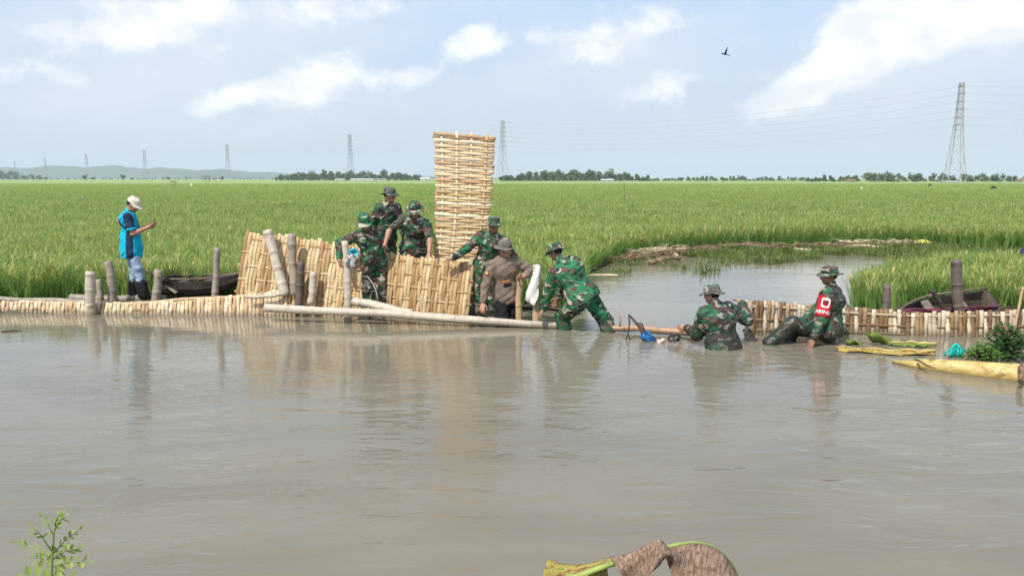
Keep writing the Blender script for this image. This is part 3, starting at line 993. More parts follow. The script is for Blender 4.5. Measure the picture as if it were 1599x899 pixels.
def pole(p0, p1, r0, r1, m, label, cat='stake', name='bamboo_stake', bend=.0, nodes=.28, seg=12, seed=0, group=None, taper_end=False):
    rg = random.Random(seed + int(p0.x * 100))
    d = p1 - p0
    L = d.length
    side = Vector((rg.uniform(-1, 1), rg.uniform(-.3, .3), rg.uniform(-1, 1)))
    side = (side - d * (side.dot(d) / (L * L))).normalized()
    pts, rad = [], []
    n = max(6, int(L / .06))
    nxt = rg.uniform(.05, nodes)
    for i in range(n + 1):
        u = i / n
        p = p0 + d * u + side * (bend * math.sin(math.pi * u) + (.007 + .004 * L) * math.sin(u * 6 + seed) + .004 * math.sin(u * 17 + seed * 2))
        r = r0 + (r1 - r0) * u
        pts.append(p); rad.append(r * (1 + rg.uniform(-.035, .035) + .05 * math.sin(u * 9 + seed)))
        s = u * L
        if s > nxt and i < n:
            rr = rad[-1]
            e = d.normalized() * .012
            pts += [p + e, p + e * 2]; rad += [rr * 1.09, rr * 1.0]
            nxt += nodes * rg.uniform(.8, 1.2)
    # the open cut end: rim, then a hollow
    pts += [pts[-1] - d.normalized() * .0005, pts[-1] - d.normalized() * .05]
    rad += [rad[-1] * .72, rad[-1] * .68]
    mb = MB()
    mb.tube(pts, rad, seg)
    o = mb.build(name, m)
    return tag(o, label, cat, group or 'stakes and poles of the dam')


def stake(px0, py0, px1, py1, Y0, Y1, r, m, label, **kw):
    """from foot (px0,py0) to head (px1,py1)"""
    a, b_ = P(px0, py0, Y0), P(px1, py1, Y1)
    d = (b_ - a).normalized()
    return pole(a - d * kw.pop('deep', .3), b_, r, r * kw.pop('tap', .95), m, label, **kw)

stake(143, 489, 141, 424, 12.08, 12.1, .078, m_pole_white, 'white bamboo stake at the water near the lone man', seed=1, tap=.95)
stake(157, 478, 155, 436, 12.35, 12.4, .05, m_pole_grey, 'short thin stub right behind the white stake', seed=2)
stake(173, 478, 168, 408, 12.3, 12.35, .062, m_pole_grey, 'crooked grey stake with a swollen head beside the white stake', seed=3, bend=.03, tap=1.05)
stake(243, 470, 248, 421, 12.5, 12.55, .07, m_pole_grey, 'thick grey stake just ahead of the lone man', seed=4)
stake(335, 462, 340, 387, 12.4, 12.45, .055, m_pole_grey, 'tall grey stake in front of the dark rowing boat', seed=5)
stake(443, 450, 417, 360, 11.95, 12.15, .078, m_pole_white, 'thick pale bamboo leaning across the wide panel', seed=6, deep=.12)
stake(459, 446, 456, 365, 11.92, 12.02, .068, m_pole_grey, 'upright grey post standing against the wide panel', seed=7, deep=.15)
stake(467, 464, 470, 408, 11.85, 11.9, .062, m_pole_dark, 'short dark post beside the upright grey post', seed=8, deep=.15)
stake(486, 466, 491, 425, 11.82, 11.88, .06, m_pole_white, 'shortest pale bamboo stub in front of the wide panel', seed=9, deep=.1)
stake(545, 498, 539, 376, 11.50, 11.55, .062, m_pole_white, 'tall pale stake between the wide panel and the crouching soldier', seed=10, tap=.8)
stake(811, 497, 811, 432, 11.15, 11.15, .052, m_pole_tan, 'brown stake gripped by the man in the grey hat', seed=11)
stake(838, 500, 837, 413, 11.22, 11.25, .055, m_pole_tan, 'pale tan stake with a white sack hung on it', seed=12)
stake(1382, 490, 1385, 444, 10.85, 10.9, .055, m_pole_dark, 'short brown stump behind the fence near the wooden boat', seed=13)
stake(1499, 492, 1492, 406, 10.75, 10.8, .075, m_pole_dark, 'thick dark post standing before the wooden boat', seed=14)
stake(1582, 515, 1599, 448, 10.2, 10.3, .022, m_pole_tan, 'thin pale stick leaning at the fence by the leafy bush', seed=15, tap=.7)

def lying(px0, py0, px1, py1, Y0, Y1, r, m, label, cat='log', name='bamboo_log', **kw):
    return pole(P(px0, py0, Y0), P(px1, py1, Y1), r, r * kw.pop('tap', .95), m, label, cat, name, group='logs and poles lying along the dam', **kw)
lying(414, 479, 873, 506, 11.45, 10.95, .062, m_pole_white, 'long pale log lying along the waterline of the panels', seed=21, bend=.02, tap=.92, nodes=.5)
lying(549, 470, 645, 489, 11.55, 11.30, .068, m_pole_white, 'short thick log behind the long pale log', seed=22, nodes=.5)
lying(55, 471, 240, 476, 12.42, 12.35, .06, m_pole_grey, 'grey pole lying behind the low edging, under the stakes', seed=23)
lying(-70, 467, 58, 469, 12.5, 12.48, .05, m_pole_grey, 'grey pole end with a dark cut face at the photo edge', seed=24)
lying(110, 465, 260, 468, 12.68, 12.66, .07, m_pole_grey, 'thick grey pole on which the lone man stands', seed=25)
lying(140, 478, 400, 463, 12.24, 12.16, .035, m_pole_tan, 'thin tan pole along the top of the low edging', seed=26)
lying(385, 462, 448, 455, 11.9, 11.9, .03, m_pole_white, 'small pale bent stick on the low edging before the wide panel', seed=27, bend=.05)
lying(946, 512, 1112, 520, 10.75, 10.28, .044, m_pole_orange, 'wet reddish log half sunk between the two bending soldiers', seed=28)

# ---- rowing boats behind the dam
m_boat = plain('tarred_boat_wood', (.055, .043, .035), .75, .5, 5.0)
m_boat_in = plain('worn_boat_wood', (.16, .125, .095), .85, .4, 5.0)
def hull(name, A, B, beam, depth, sheer, label, m_out, m_in, nplank=4, tilt=0.0, square=False):
    """open boat from stern A to bow B"""
    A, B = Vector(A), Vector(B)
    d = (B - A); L = d.length; d.normalize()
    s = Vector((-d.y, d.x, 0)).normalized()
    up = Vector((0, 0, 1))
    if tilt:
        q = Quaternion(d, tilt); s = q @ s; up = q @ up
    root = empty(name, A.lerp(B, .5), label, 'boat', 'small boats behind the dam')
    n = 12
    def ring(u, w_, o):
        k = (1 - max(0, (u - .45) / .55) ** 2.2) * (1 - (0 if square else max(0, (.3 - u) / .3) ** 2) * .45)
        rise = sheer * max(0, (u - .4) / .6) ** 2
        hw = beam / 2 * max(.04, k)
        kd = depth * (1 - .55 * max(0, (u - .6) / .4) ** 2)
        c = A + d * (L * u) + up * rise
        ang = math.pi * w_                       # 0 starboard gunwale .. 1 port gunwale
        x = math.cos(ang); y = -math.sin(ang)
        y = -abs(y) ** .6
        return c + s * (x * (hw - o)) + up * (y * (kd - o))
    for pnum in range(nplank * 2):
        mb = MB()
        w0, w1 = pnum / (nplank * 2), (pnum + 1) / (nplank * 2) - .012
        v, f = [], []
        for i in range(n + 1):
            u = i / n
            for w_, o in ((w0, -.006), (w1, .002), (w1, .016), (w0, .016)):
                v.append(ring(u, w_, o))
        for i in range(n):
            for j in range(4):
                f.append((i * 4 + j, i * 4 + (j + 1) % 4, i * 4 + 4 + (j + 1) % 4, i * 4 + 4 + j))
        f += [(3, 2, 1, 0), tuple(n * 4 + j for j in range(4))]
        mb.add(v, f, [(0, 0)] * len(v)); mb.build('plank', m_out, root, False)
    for w_ in (0, 1):
        mb = MB(); mb.tube([ring(i / n, w_, 0) + up * .004 for i in range(n + 1)], .017, 6); mb.build('gunwale', m_in, root)
    mb = MB()
    v = [ring(.0, j / 10, .004) for j in range(11)]
    mb.add(v + [p + d * .03 for p in v], [tuple(range(11)), tuple(range(21, 10, -1))] + [(j, j + 11, j + 12, j + 1) for j in range(10)])
    mb.build('transom', m_in, root, False)
    for u in (.3, .62):
        a, b_ = ring(u, 0, .02), ring(u, 1, .02)
        mb = MB(); mb.box((a + b_) / 2 - up * .06, (b_ - a) / 2, d * .06, up * .012); mb.build('thwart', m_in, root, False)
    return root
hull('rowing_boat', P(254, 433, 12.95), P(378, 433, 12.85), .55, .30, .07, 'small dark rowing boat drawn up against the rice', m_boat, m_boat_in)
hull('rowing_boat', P(1560, 475, 11.25), P(1398, 495, 11.35), .76, .36, .05, 'worn open wooden boat behind the dark and white fence', m_boat, m_boat_in, tilt=-.55, square=True)
mb = MB()
a, b_ = P(211, 419, 12.75), P(233, 426, 12.7)
mb.tube([a, a.lerp(b_, .5), b_], [.022, .026, .022], 8)
r = empty('paddle', a, 'paddle with a pale grip leaning on the thick grey stake', 'paddle')
mb.build('grip', m_pole_tan, r)
mb = MB(); mb.tube([b_, P(245, 432, 12.68), P(262, 446, 12.66)], [.018, .018, .02], 8); mb.build('shaft', m_boat, r)
mb = MB(); p = P(268, 451, 12.66); dd = (P(262, 446, 12.66) - b_).normalized(); mb.box(p, dd * .11, Vector((0, .05, 0)), dd.cross(Vector((0, 1, 0))) * .012); mb.build('blade', m_pole_grey, r, False)
lying(1453, 452, 1478, 486, 11.05, 10.95, .03, m_boat, 'black rod leaning out of the worn wooden boat', 'rod', 'iron_rod', seed=31, nodes=9)
m_net = plain('maroon_rope', (.13, .04, .06), .85, .4, 9.0)
mb = MB()
for k in range(5):
    pts = []
    for i in range(14):
        u = i / 13
        q = P(1402 + 156 * u, 487 - 4 * math.sin(u * 3.1) - 16 * max(0, u - .6) ** 1.3 * 2 + k * .8, 10.95 + .02 * k)
        pts.append(q + Vector((0, .02 * math.sin(k * 2 + i), .022 * math.sin(k * 1.9 + i * .8))))
    mb.tube(pts, .02, 6)
tag(mb.build('mooring_rope', m_net), 'maroon rope bundle draped along the side of the worn boat', 'rope')
# ================================================================== people
class Field:
    """signed distance grid; primitives melt together into one continuous surface"""
    def __init__(s, lo, hi, h):
        s.h = h
        s.lo = np.array(lo, float)
        s.n = np.ceil((np.array(hi) - s.lo) / h).astype(int) + 1
        s.F = np.full(s.n, 1.0, np.float32)

    def _sub(s, c0, c1, pad):
        a = np.clip(np.floor((np.minimum(c0, c1) - pad - s.lo) / s.h).astype(int), 0, s.n - 1)
        b_ = np.clip(np.ceil((np.maximum(c0, c1) + pad - s.lo) / s.h).astype(int) + 1, 1, s.n)
        sl_ = tuple(slice(i, j) for i, j in zip(a, b_))
        g = [s.lo[k] + s.h * np.arange(a[k], b_[k]) for k in range(3)]
        return sl_, g[0][:, None, None], g[1][None, :, None], g[2][None, None, :]

    def _put(s, sl_, d, k, neg=False):
        f = s.F[sl_]
        if neg:
            h = np.maximum(k - np.abs(-f - d), 0) / k
            s.F[sl_] = -(np.minimum(-f, d) - h * h * k * .25)
        else:
            h = np.maximum(k - np.abs(f - d), 0) / k
            s.F[sl_] = np.minimum(f, d) - h * h * k * .25

    def cone(s, a, b_, ra, rb, k=.02):
        a, b_ = np.array(a, float), np.array(b_, float)
        sl_, X, Y, Z = s._sub(a, b_, max(ra, rb) + k + 2.5 * s.h)
        ba = b_ - a
        L2 = max(ba @ ba, 1e-9)
        t_ = np.clip(((X - a[0]) * ba[0] + (Y - a[1]) * ba[1] + (Z - a[2]) * ba[2]) / L2, 0, 1)
        d = np.sqrt((X - a[0] - t_ * ba[0]) ** 2 + (Y - a[1] - t_ * ba[1]) ** 2 + (Z - a[2] - t_ * ba[2]) ** 2) - (ra + (rb - ra) * t_)
        s._put(sl_, d.astype(np.float32), k)
        return s

    def ell(s, c, ax, rad, k=.02, neg=False):
        c = np.array(c, float)
        m_ = max(rad)
        sl_, X, Y, Z = s._sub(c, c, m_ + k + 2.5 * s.h)
        q = [(X - c[0]) * a[0] + (Y - c[1]) * a[1] + (Z - c[2]) * a[2] for a in ax]
        k0 = np.sqrt(sum((q[i] / rad[i]) ** 2 for i in range(3)))
        k1 = np.sqrt(sum((q[i] / rad[i] ** 2) ** 2 for i in range(3)))
        d = k0 * (k0 - 1) / np.maximum(k1, 1e-6)
        s._put(sl_, d.astype(np.float32), k, neg)
        return s

    def cut(s, p, n):
        """removes what lies on the side of the plane that n points to"""
        p, n = np.array(p, float), np.array(n, float)
        g = [s.lo[k] + s.h * np.arange(s.n[k]) for k in range(3)]
        d = (g[0][:, None, None] - p[0]) * n[0] + (g[1][None, :, None] - p[1]) * n[1] + (g[2][None, None, :] - p[2]) * n[2]
        s.F = np.maximum(s.F, d.astype(np.float32))
        return s

    def surface(s, wrinkle=0.0, seed=0.0, freq=1.0):
        Fv = s.F
        Fv[0], Fv[-1], Fv[:, 0], Fv[:, -1], Fv[:, :, 0], Fv[:, :, -1] = 1, 1, 1, 1, 1, 1
        neg = Fv < 0
        n0, n1, n2 = Fv.shape
        cnt = np.zeros((n0 - 1, n1 - 1, n2 - 1), np.int8)
        for i in (0, 1):
            for j in (0, 1):
                for k in (0, 1):
                    cnt += neg[i:n0 - 1 + i, j:n1 - 1 + j, k:n2 - 1 + k]
        mixed = (cnt > 0) & (cnt < 8)
        ci = np.argwhere(mixed)
        idx = np.full(mixed.shape, -1, np.int64)
        idx[mixed] = np.arange(len(ci))
        acc = np.zeros((len(ci), 3)); w_ = np.zeros(len(ci))
        cr = [(i, j, k) for i in (0, 1) for j in (0, 1) for k in (0, 1)]
        val = {c: Fv[ci[:, 0] + c[0], ci[:, 1] + c[1], ci[:, 2] + c[2]].astype(float) for c in cr}
        for a in cr:
            for ax in range(3):
                if a[ax] == 0:
                    b_ = tuple(1 if q == ax else a[q] for q in range(3))
                    va, vb = val[a], val[b_]
                    x = (va < 0) != (vb < 0)
                    t_ = np.where(x, va / np.where(x, va - vb, 1), 0)
                    p = np.array(a, float)[None, :] + t_[:, None] * (np.array(b_) - np.array(a))[None, :]
                    acc += p * x[:, None]; w_ += x
        v = s.lo + s.h * (ci + acc / w_[:, None])
        faces = []
        for ax in range(3):
            o1, o2 = [(1, 2), (2, 0), (0, 1)][ax]
            sl0 = [slice(1, -1)] * 3; sl1 = [slice(1, -1)] * 3
            sl0[ax] = slice(0, -1); sl1[ax] = slice(1, None)
            a, b_ = neg[tuple(sl0)], neg[tuple(sl1)]
            e = np.argwhere(a != b_)
            if not len(e): continue
            flip = a[tuple(e.T)]
            base = e + 1; base[:, ax] -= 1
            def cell(d1, d2):
                c = base.copy(); c[:, o1] -= d1; c[:, o2] -= d2
                return idx[tuple(c.T)]
            q = np.stack([cell(1, 1), cell(0, 1), cell(0, 0), cell(1, 0)], 1)
            q[~flip] = q[~flip][:, ::-1]
            faces.append(q)
        f = np.concatenate(faces)
        f = f[(f >= 0).all(1)]
        if wrinkle:
            gx = np.gradient(Fv, s.h)
            ii = tuple(np.clip(np.round((v - s.lo) / s.h).astype(int), 0, s.n - 1).T)
            nrm = np.stack([g[ii] for g in gx], 1)
            nrm /= np.maximum(np.linalg.norm(nrm, axis=1, keepdims=True), 1e-6)
            x, y, z = (v * freq).T + seed
            wv = np.sin(34 * z + 11 * x + 4 * np.sin(9 * x + seed) + 3 * np.sin(13 * y)) * .6 + np.sin(-21 * z + 38 * x + 5 * np.sin(11 * z) + 7 * y) * .5 + np.sin(58 * z + 25 * y + 4 * np.sin(17 * x)) * .3
            v = v + nrm * (wv * wrinkle)[:, None]
        return v, f


def two_bone(a, tgt, l1, l2, hint):
    a, tgt, hint = Vector(a), Vector(tgt), Vector(hint)
    d = tgt - a
    L = d.length
    Lc = min(max(L, abs(l1 - l2) + .02), (l1 + l2) * .998)
    d.normalize()
    x = (l1 * l1 - l2 * l2 + Lc * Lc) / (2 * Lc)
    y = math.sqrt(max(0, l1 * l1 - x * x))
    h = hint - d * hint.dot(d)
    h.normalize()
    return a + d * x + h * y, a + d * Lc


def yawvec(deg):
    return Vector((math.sin(math.radians(deg)), math.cos(math.radians(deg)), 0))


# ---- cloth and skin
def camo(name, wet=0.0, fade=0.0, scale=1.0, green=0.0):
    m, t, b = material(name, .85 - .45 * wet, .25 + .2 * wet)
    oi = t.n('ShaderNodeObjectInfo').outputs['Random']
    oc = t.n('ShaderNodeTexCoord').outputs['Object']
    off = t.n('ShaderNodeCombineXYZ', {0: t.math('MULTIPLY', oi, 13.0), 1: t.math('MULTIPLY', oi, 7.0), 2: t.math('MULTIPLY', oi, 5.0)}).outputs[0]
    v = t.n('ShaderNodeVectorMath', {0: oc, 1: off}, operation='ADD').outputs[0]
    v = t.mapping(v, rot=(.3, .35, 0), scale=(1, 1, 1.7))
    def blot(s_, loc, th):
        n = t.noise(t.mapping(v, loc=loc), s_ * scale * .82, 1.6, .45, .9)
        return t.mapr(n, th - .012, th + .012)
    def tone(c):
        g = sum(c) / 3
        c = tuple(q * (1 - fade) + (g * .6 + .12) * fade for q in c)
        return tuple(q * (1 - .62 * wet) for q in c)
    c = t.mix(blot(8.5, (3, 1, 2), .47 + green), tone((.026, .108, .050) if not green else (.022, .13, .055)), tone((.125, .072, .062)))
    c = t.mix(blot(9.5, (9, 4, 1), .575), c, tone((.020, .030, .024)))
    c = t.mix(blot(8.5, (1, 8, 5), .60), c, tone((.47, .43, .33)))
    c = t.mix(blot(8.0, (5, 2, 9), .60 - green), c, tone((.03, .20, .085)))
    wp_ = t.n('ShaderNodeNewGeometry').outputs['Position']
    wz_ = t.math('ADD', t.n('ShaderNodeSeparateXYZ', {0: wp_}).outputs[2], t.math('MULTIPLY', t.math('SUBTRACT', t.noise(wp_, 7.0, 4.0), .5), .3))
    c = t.mix(t.mapr(wz_, .30, .14, 0, .62), c, (.016, .020, .014))     # soaked up to a ragged line
    gr = t.noise(oc, 60.0, 4.0, .6)
    c = t.mix(t.mapr(gr, .3, .8, 0, .3), c, (.05, .05, .045))
    link(t, c, b.inputs['Base Color'])
    bump(t, b, t.noise(t.mapping(oc, scale=(1, 1, .6)), 16.0, 4.0, .6, .6), .5, .03)
    return m
m_camo, m_camo_fade, m_camo_wet, m_camo_soak = camo('woodland_camouflage'), camo('faded_camouflage', 0, .35, 1.25), camo('damp_camouflage', .55), camo('soaked_camouflage', .95)
m_camo_green = camo('green_camouflage', 0, 0, 1.0, .05)
m_camo_hat = camo('camouflage_hat', 0, .12, 1.5)
def cloth(name, col, var=.2):
    m, t, b = material(name, .85, .2)
    oc = t.n('ShaderNodeTexCoord').outputs['Object']
    n = t.noise(oc, 7.0, 5.0, .6)
    link(t, t.mix(t.mapr(n, .3, .7), tuple(c * (1 - var) for c in col), tuple(c * (1 + var) for c in col)), b.inputs['Base Color'])
    bump(t, b, t.noise(t.mapping(oc, scale=(1, 1, .6)), 16.0, 4.0, .6, .6), .5, .03)
    return m
m_police = cloth('brown_uniform_shirt', (.215, .165, .128), .22)
m_black = cloth('black_trousers', (.014, .014, .016))
m_hatgrey = cloth('grey_hat_cloth', (.16, .15, .13))
m_cyan = cloth('turquoise_jersey', (.005, .42, .60), .10)
m_navy = cloth('navy_jersey', (.022, .040, .085), .2)
m_jeans = cloth('washed_jeans', (.27, .36, .47), .4)
m_boot = plain('black_rubber_boot', (.016, .016, .018), .35, .3, 8.0)
m_cap = cloth('beige_cap', (.66, .58, .48), .08)
m_hair = plain('black_hair', (.010, .009, .008), .5, .3, 30.0)
m_eye = plain('dark_eye', (.015, .01, .008), .2, .1, 30.0)
m_red = cloth('red_armband', (.52, .025, .035), .1)
m_lett = plain('white_print', (.80, .78, .74), .7, .05, 20.0)
def skin(name, col):
    m, t, b = material(name, .5, .4)
    oc = t.n('ShaderNodeTexCoord').outputs['Object']
    n = t.noise(oc, 14.0, 4.0, .6)
    link(t, t.mix(t.mapr(n, .3, .7), tuple(c * .82 for c in col), tuple(c * 1.15 for c in col)), b.inputs['Base Color'])
    b.inputs['Subsurface Weight'].default_value = .06
    b.inputs['Subsurface Radius'].default_value = (.012, .005, .003)
    return m
m_skin_a, m_skin_b = skin('tan_skin', (.42, .225, .145)), skin('dark_tan_skin', (.30, .155, .095))


def uvball(c, r, nu=8, nv=6):
    v, f = [], []
    for j in range(nv + 1):
        for i in range(nu):
            a, e = 6.2832 * i / nu, math.pi * j / nv
            v.append(Vector(c) + Vector((r * math.sin(e) * math.cos(a), r * math.sin(e) * math.sin(a), r * math.cos(e))))
    for j in range(nv):
        for i in range(nu):
            f.append((j * nu + i, (j + 1) * nu + i, (j + 1) * nu + (i + 1) % nu, j * nu + (i + 1) % nu))
    return v, f


def hat_mesh(kind, c, hf, hr, hu, seed):
    """crown and brim as lathed shells in the head's frame: hf front, hr right, hu up"""
    rg = random.Random(seed)
    def pt(a, rs, rf, z):
        return c + hr * (math.sin(a) * rs) + hf * (math.cos(a) * rf - .008) + hu * z
    n = 28
    if kind == 'boonie':
        prof = [(.090, .108, .030), (.0905, .1085, .055), (.088, .105, .085), (.083, .098, .112), (.070, .083, .124), (.035, .042, .129), (.001, .001, .130)]
    elif kind == 'patrol':
        prof = [(.089, .106, .030), (.090, .107, .06), (.090, .107, .095), (.086, .102, .118), (.074, .088, .122), (.035, .042, .120), (.001, .001, .119)]
    else:
        prof = [(.088, .106, .025), (.088, .105, .05), (.084, .100, .080), (.073, .087, .105), (.053, .064, .121), (.027, .032, .129), (.001, .001, .131)]
    ph = rg.uniform(0, 6)
    mb = MB()
    v = [pt(2 * math.pi * i / n, rs * (1 + .025 * math.sin(3 * 6.283 * i / n + ph)), rf * (1 + .02 * math.sin(2 * 6.283 * i / n + ph)), z + .004 * math.sin(2 * 6.283 * i / n + z * 60 + ph)) for rs, rf, z in prof for i in range(n)]
    f = [(j * n + i, j * n + (i + 1) % n, (j + 1) * n + (i + 1) % n, (j + 1) * n + i) for j in range(len(prof) - 1) for i in range(n)]
    mb.add(v, [tuple(reversed(q)) for q in f])
    br = MB()
    rows = 5
    v = []
    for th in (0, -.005):
        for j in range(rows):
            q = j / (rows - 1)
            for i in range(n):
                a = 2 * math.pi * i / n
                if kind == 'boonie':
                    ext = .060 * (1 + .10 * math.sin(2 * a + ph))
                    z = .034 - q * (.020 + .013 * math.sin(2 * a + ph) + .007 * math.sin(5 * a + ph * 2))
                else:
                    fr = max(0, math.cos(a)) ** .55 if math.cos(a) > .15 else 0
                    L = .072 if kind == 'patrol' else .085
                    ext = L * fr
                    z = .030 - q * (.016 * fr + .03 * fr * math.sin(a) ** 2)
                v.append(pt(a, .088 + ext * q, .106 + ext * q, z + th))
    f = []
    o = rows * n
    for j in range(rows - 1):
        for i in range(n):
            q = (j * n + i, j * n + (i + 1) % n, (j + 1) * n + (i + 1) % n, (j + 1) * n + i)
            f += [q, tuple(o + k for k in reversed(q))]
    for i in range(n):
        f.append(((rows - 1) * n + i, (rows - 1) * n + (i + 1) % n, o + (rows - 1) * n + (i + 1) % n, o + (rows - 1) * n + i))
    br.add(v, f)
    return mb, br


def person(label, neck, pelvis, yaw, head, hands, feet, top='camo', sleeves='long', trousers='camo', hat='boonie', hatm=None, sk=None, seed=0, hem=.12, bootm=None,
           scale=1.0, shrug=0.0, elbows=None, knees=None, curl=(.5, .5), palm=(None, None), topm=None, botm=None, res=.0085, girth=1.0, hand_dir=(None, None), hunch=0.0):
    """neck/pelvis: (px,py,Y); head: (yaw, pitch down, tilt); hands/feet: left and right targets as (px,py,Y) or a Vector"""
    PV = lambda q: q if isinstance(q, Vector) else P(*q)
    S_ = scale = scale * 1.05
    girth = girth * 1.14
    sk = sk or m_skin_a
    nk, pv = PV(neck), PV(pelvis)
    u = (nk - pv).normalized()
    pv = nk - u * .50 * S_
    f = yawvec(yaw)
    f = (f - u * f.dot(u)).normalized()
    r = f.cross(u).normalized()
    root = empty('person', Vector((pv.x, pv.y, min(0, 0))), label, 'person', 'men working at the dam')
    J = {}
    for i, sgn in ((0, -1), (1, 1)):
        sh = nk - u * (.068 - shrug) * S_ + r * (sgn * .172 * S_) + f * .005
        eh = (elbows[i] if elbows and elbows[i] is not None else (-f * .8 + r * sgn * .5 - u * .3))
        el_, wr = two_bone(sh, PV(hands[i]), .285 * S_, .250 * S_, eh)
        hp = pv - u * .03 * S_ + r * (sgn * .088 * S_)
        kh = (knees[i] if knees and knees[i] is not None else f)
        kn, an = two_bone(hp, PV(feet[i]), .42 * S_, .41 * S_, kh)
        J[i] = dict(sh=sh, el=el_, wr=wr, hp=hp, kn=kn, an=an)
    hy, hpit, htil = head
    hf = yawvec(hy)
    hu = Vector((0, 0, 1))
    hr = hf.cross(hu).normalized()
    q = Quaternion(hr, -math.radians(hpit))
    hf, hu = q @ hf, q @ hu
    q = Quaternion(hf, math.radians(htil))
    hr, hu = q @ hr, q @ hu
    hc = nk + (u * .35 + hu * .65).normalized() * (.145 - hunch) * S_ + hf * .028
    allp = [nk, pv, hc + hu * .14, hc - hu * .14, hc + hf * .15, hc - hf * .15] + [J[i][k] for i in J for k in J[i]]
    lo = np.min([np.array(p) for p in allp], 0) - .26
    hi = np.max([np.array(p) for p in allp], 0) + .26

    # ---------- body
    B = Field(lo, hi, res)
    ax = (r, f, u)
    g = girth
    gl = 1 + (girth - 1) * .75
    B.ell(pv, ax, (.150 * g, .100 * g, .12), .05)
    B.ell(pv + u * .15, ax, (.130 * g, .093 * g, .14), .05)
    B.ell(pv + u * .33, ax, (.152 * g, .104 * g, .17), .05)
    B.cone(J[0]['sh'] + r * .03, J[1]['sh'] - r * .03, .060, .060, .06)
    B.cone(nk - u * .04, hc - hu * .05 - hf * .012, .058, .052, .03)
    for i, sgn in ((0, -1), (1, 1)):
        j = J[i]
        B.cone(j['sh'], j['el'], .052, .040, .03)
        B.cone(j['el'], j['wr'], .041, .027, .015)
        B.cone(j['el'].lerp(j['wr'], .05), j['el'].lerp(j['wr'], .45), .042, .037, .02)
        B.cone(j['hp'], j['kn'], .083, .058, .04)
        B.cone(j['kn'], j['an'], .056, .040, .02)
        B.cone(j['kn'].lerp(j['an'], .12) - f * .012, j['kn'].lerp(j['an'], .45) - f * .012, .058, .05, .03)
        ft = f if not knees else (f - Vector((0, 0, f.z))).normalized()
        B.cone(j['an'] - Vector((0, 0, .03)) - ft * .03, j['an'] - Vector((0, 0, .045)) + ft * .15, .038, .030, .03)
        # hand: palm, four fingers, thumb
        d = hand_dir[i].normalized() if hand_dir[i] is not None else (j['wr'] - j['el']).normalized()
        pn = palm[i] if palm[i] is not None else -f * .2 - u * .2 + r * (-sgn)
        pn = (pn - d * pn.dot(d)).normalized()          # palm faces this way
        sd = d.cross(pn).normalized()
        th_s = sd * (sgn if sd.dot(f) * sgn >= 0 else -sgn)  # the thumb side looks forward
        if th_s.dot(f) < 0: th_s = -th_s
        w0 = j['wr']
        B.cone(w0, w0 + d * .035, .028, .030, .02)
        B.ell(w0 + d * .055, (th_s, pn, d), (.042, .019, .05), .012)
        c_ = curl[i]
        for k_, (off, L) in enumerate(((.031, .078), (.010, .088), (-.011, .081), (-.031, .064))):
            p0 = w0 + d * .092 + th_s * off - d * abs(off - .005) * .25
            dirv = d
            p_ = p0
            spread = th_s * off * 1.2
            for s3, fr in enumerate((.45, .32, .23)):
                an_ = c_ * (.75 if s3 == 0 else 1.0)
                dirv = (dirv * math.cos(an_) + pn * math.sin(an_)).normalized()
                dirv_s = (dirv + spread).normalized()
                p2 = p_ + dirv_s * L * fr
                B.cone(p_, p2, .0098 - .0008 * s3, .0092 - .0010 * s3, .004)
                p_ = p2
                pn_ = pn
        t0 = w0 + d * .030 + th_s * .030
        t1 = t0 + (d * .62 + th_s * .7 + pn * .3).normalized() * .036
        t2 = t1 + (d * .8 + th_s * .25 + pn * (.3 + c_ * .6)).normalized() * .032
        t3 = t2 + (d * .9 + pn * (.2 + c_ * .8)).normalized() * .026
        B.cone(t0, t1, .014, .012, .012); B.cone(t1, t2, .0115, .0105, .004); B.cone(t2, t3, .0105, .009, .004)
    # head
    hx = (hr, hf, hu)
    B.ell(hc + hu * .025 - hf * .012, hx, (.074, .093, .092), .02)
    B.ell(hc - hu * .035 + hf * .022, hx, (.062, .070, .078), .03)
    B.ell(hc - hu * .088 + hf * .058, hx, (.030, .026, .022), .03)
    for sgn in (-1, 1):
        B.ell(hc - hu * .018 + hf * .066 + hr * sgn * .040, hx, (.026, .024, .022), .02)      # cheekbones
        B.ell(hc - hu * .010 - hf * .012 + hr * sgn * .074, hx, (.010, .019, .033), .008)     # ears
        B.ell(hc + hu * .008 + hf * .098 + hr * sgn * .032, hx, (.017, .016, .010), .012, True)  # eye sockets
    B.ell(hc + hu * .024 + hf * .078, hx, (.052, .014, .012), .015)                            # brow
    B.cone(hc + hu * .008 + hf * .086, hc - hu * .032 + hf * .108, .009, .0135, .008)          # nose
    B.ell(hc - hu * .034 + hf * .094, hx, (.020, .014, .010), .008)
    B.ell(hc - hu * .056 + hf * .088, hx, (.024, .010, .0065), .006)                           # lips
    B.ell(hc - hu * .066 + hf * .086, hx, (.021, .010, .0065), .006)
    v, fc = B.surface()
    mesh('body', v, fc, sk, root)
    for sgn in (-1, 1):
        v, fc = uvball(hc + hu * .008 + hf * .083 + hr * sgn * .032, .0115)
        mesh('eye', v, fc, m_eye, root)
    # hair: a shell over the back and sides of the skull
    H = Field(np.array(hc) - .14, np.array(hc) + .14, .006)
    H.ell(hc + hu * .025 - hf * .016, hx, (.080, .097, .096), .01)
    H.cut(hc + hf * .03, (hf * .85 - hu * .5).normalized())
    H.cut(hc - hu * .045, -hu)
    v, fc = H.surface(.0015, seed, 2.0)
    mesh('hair', v, fc, m_hair, root)

    # ---------- shirt
    tm = topm or m_camo
    T = Field(lo, hi, .0095)
    hg = 1.08 if hem > .2 else 1.0
    T.ell(pv - u * hem * .4 + f * (.02 if hem > .2 else 0), ax, (.190 * g * hg, .145 * g * hg * hg, .17 + hem * .9), .05)
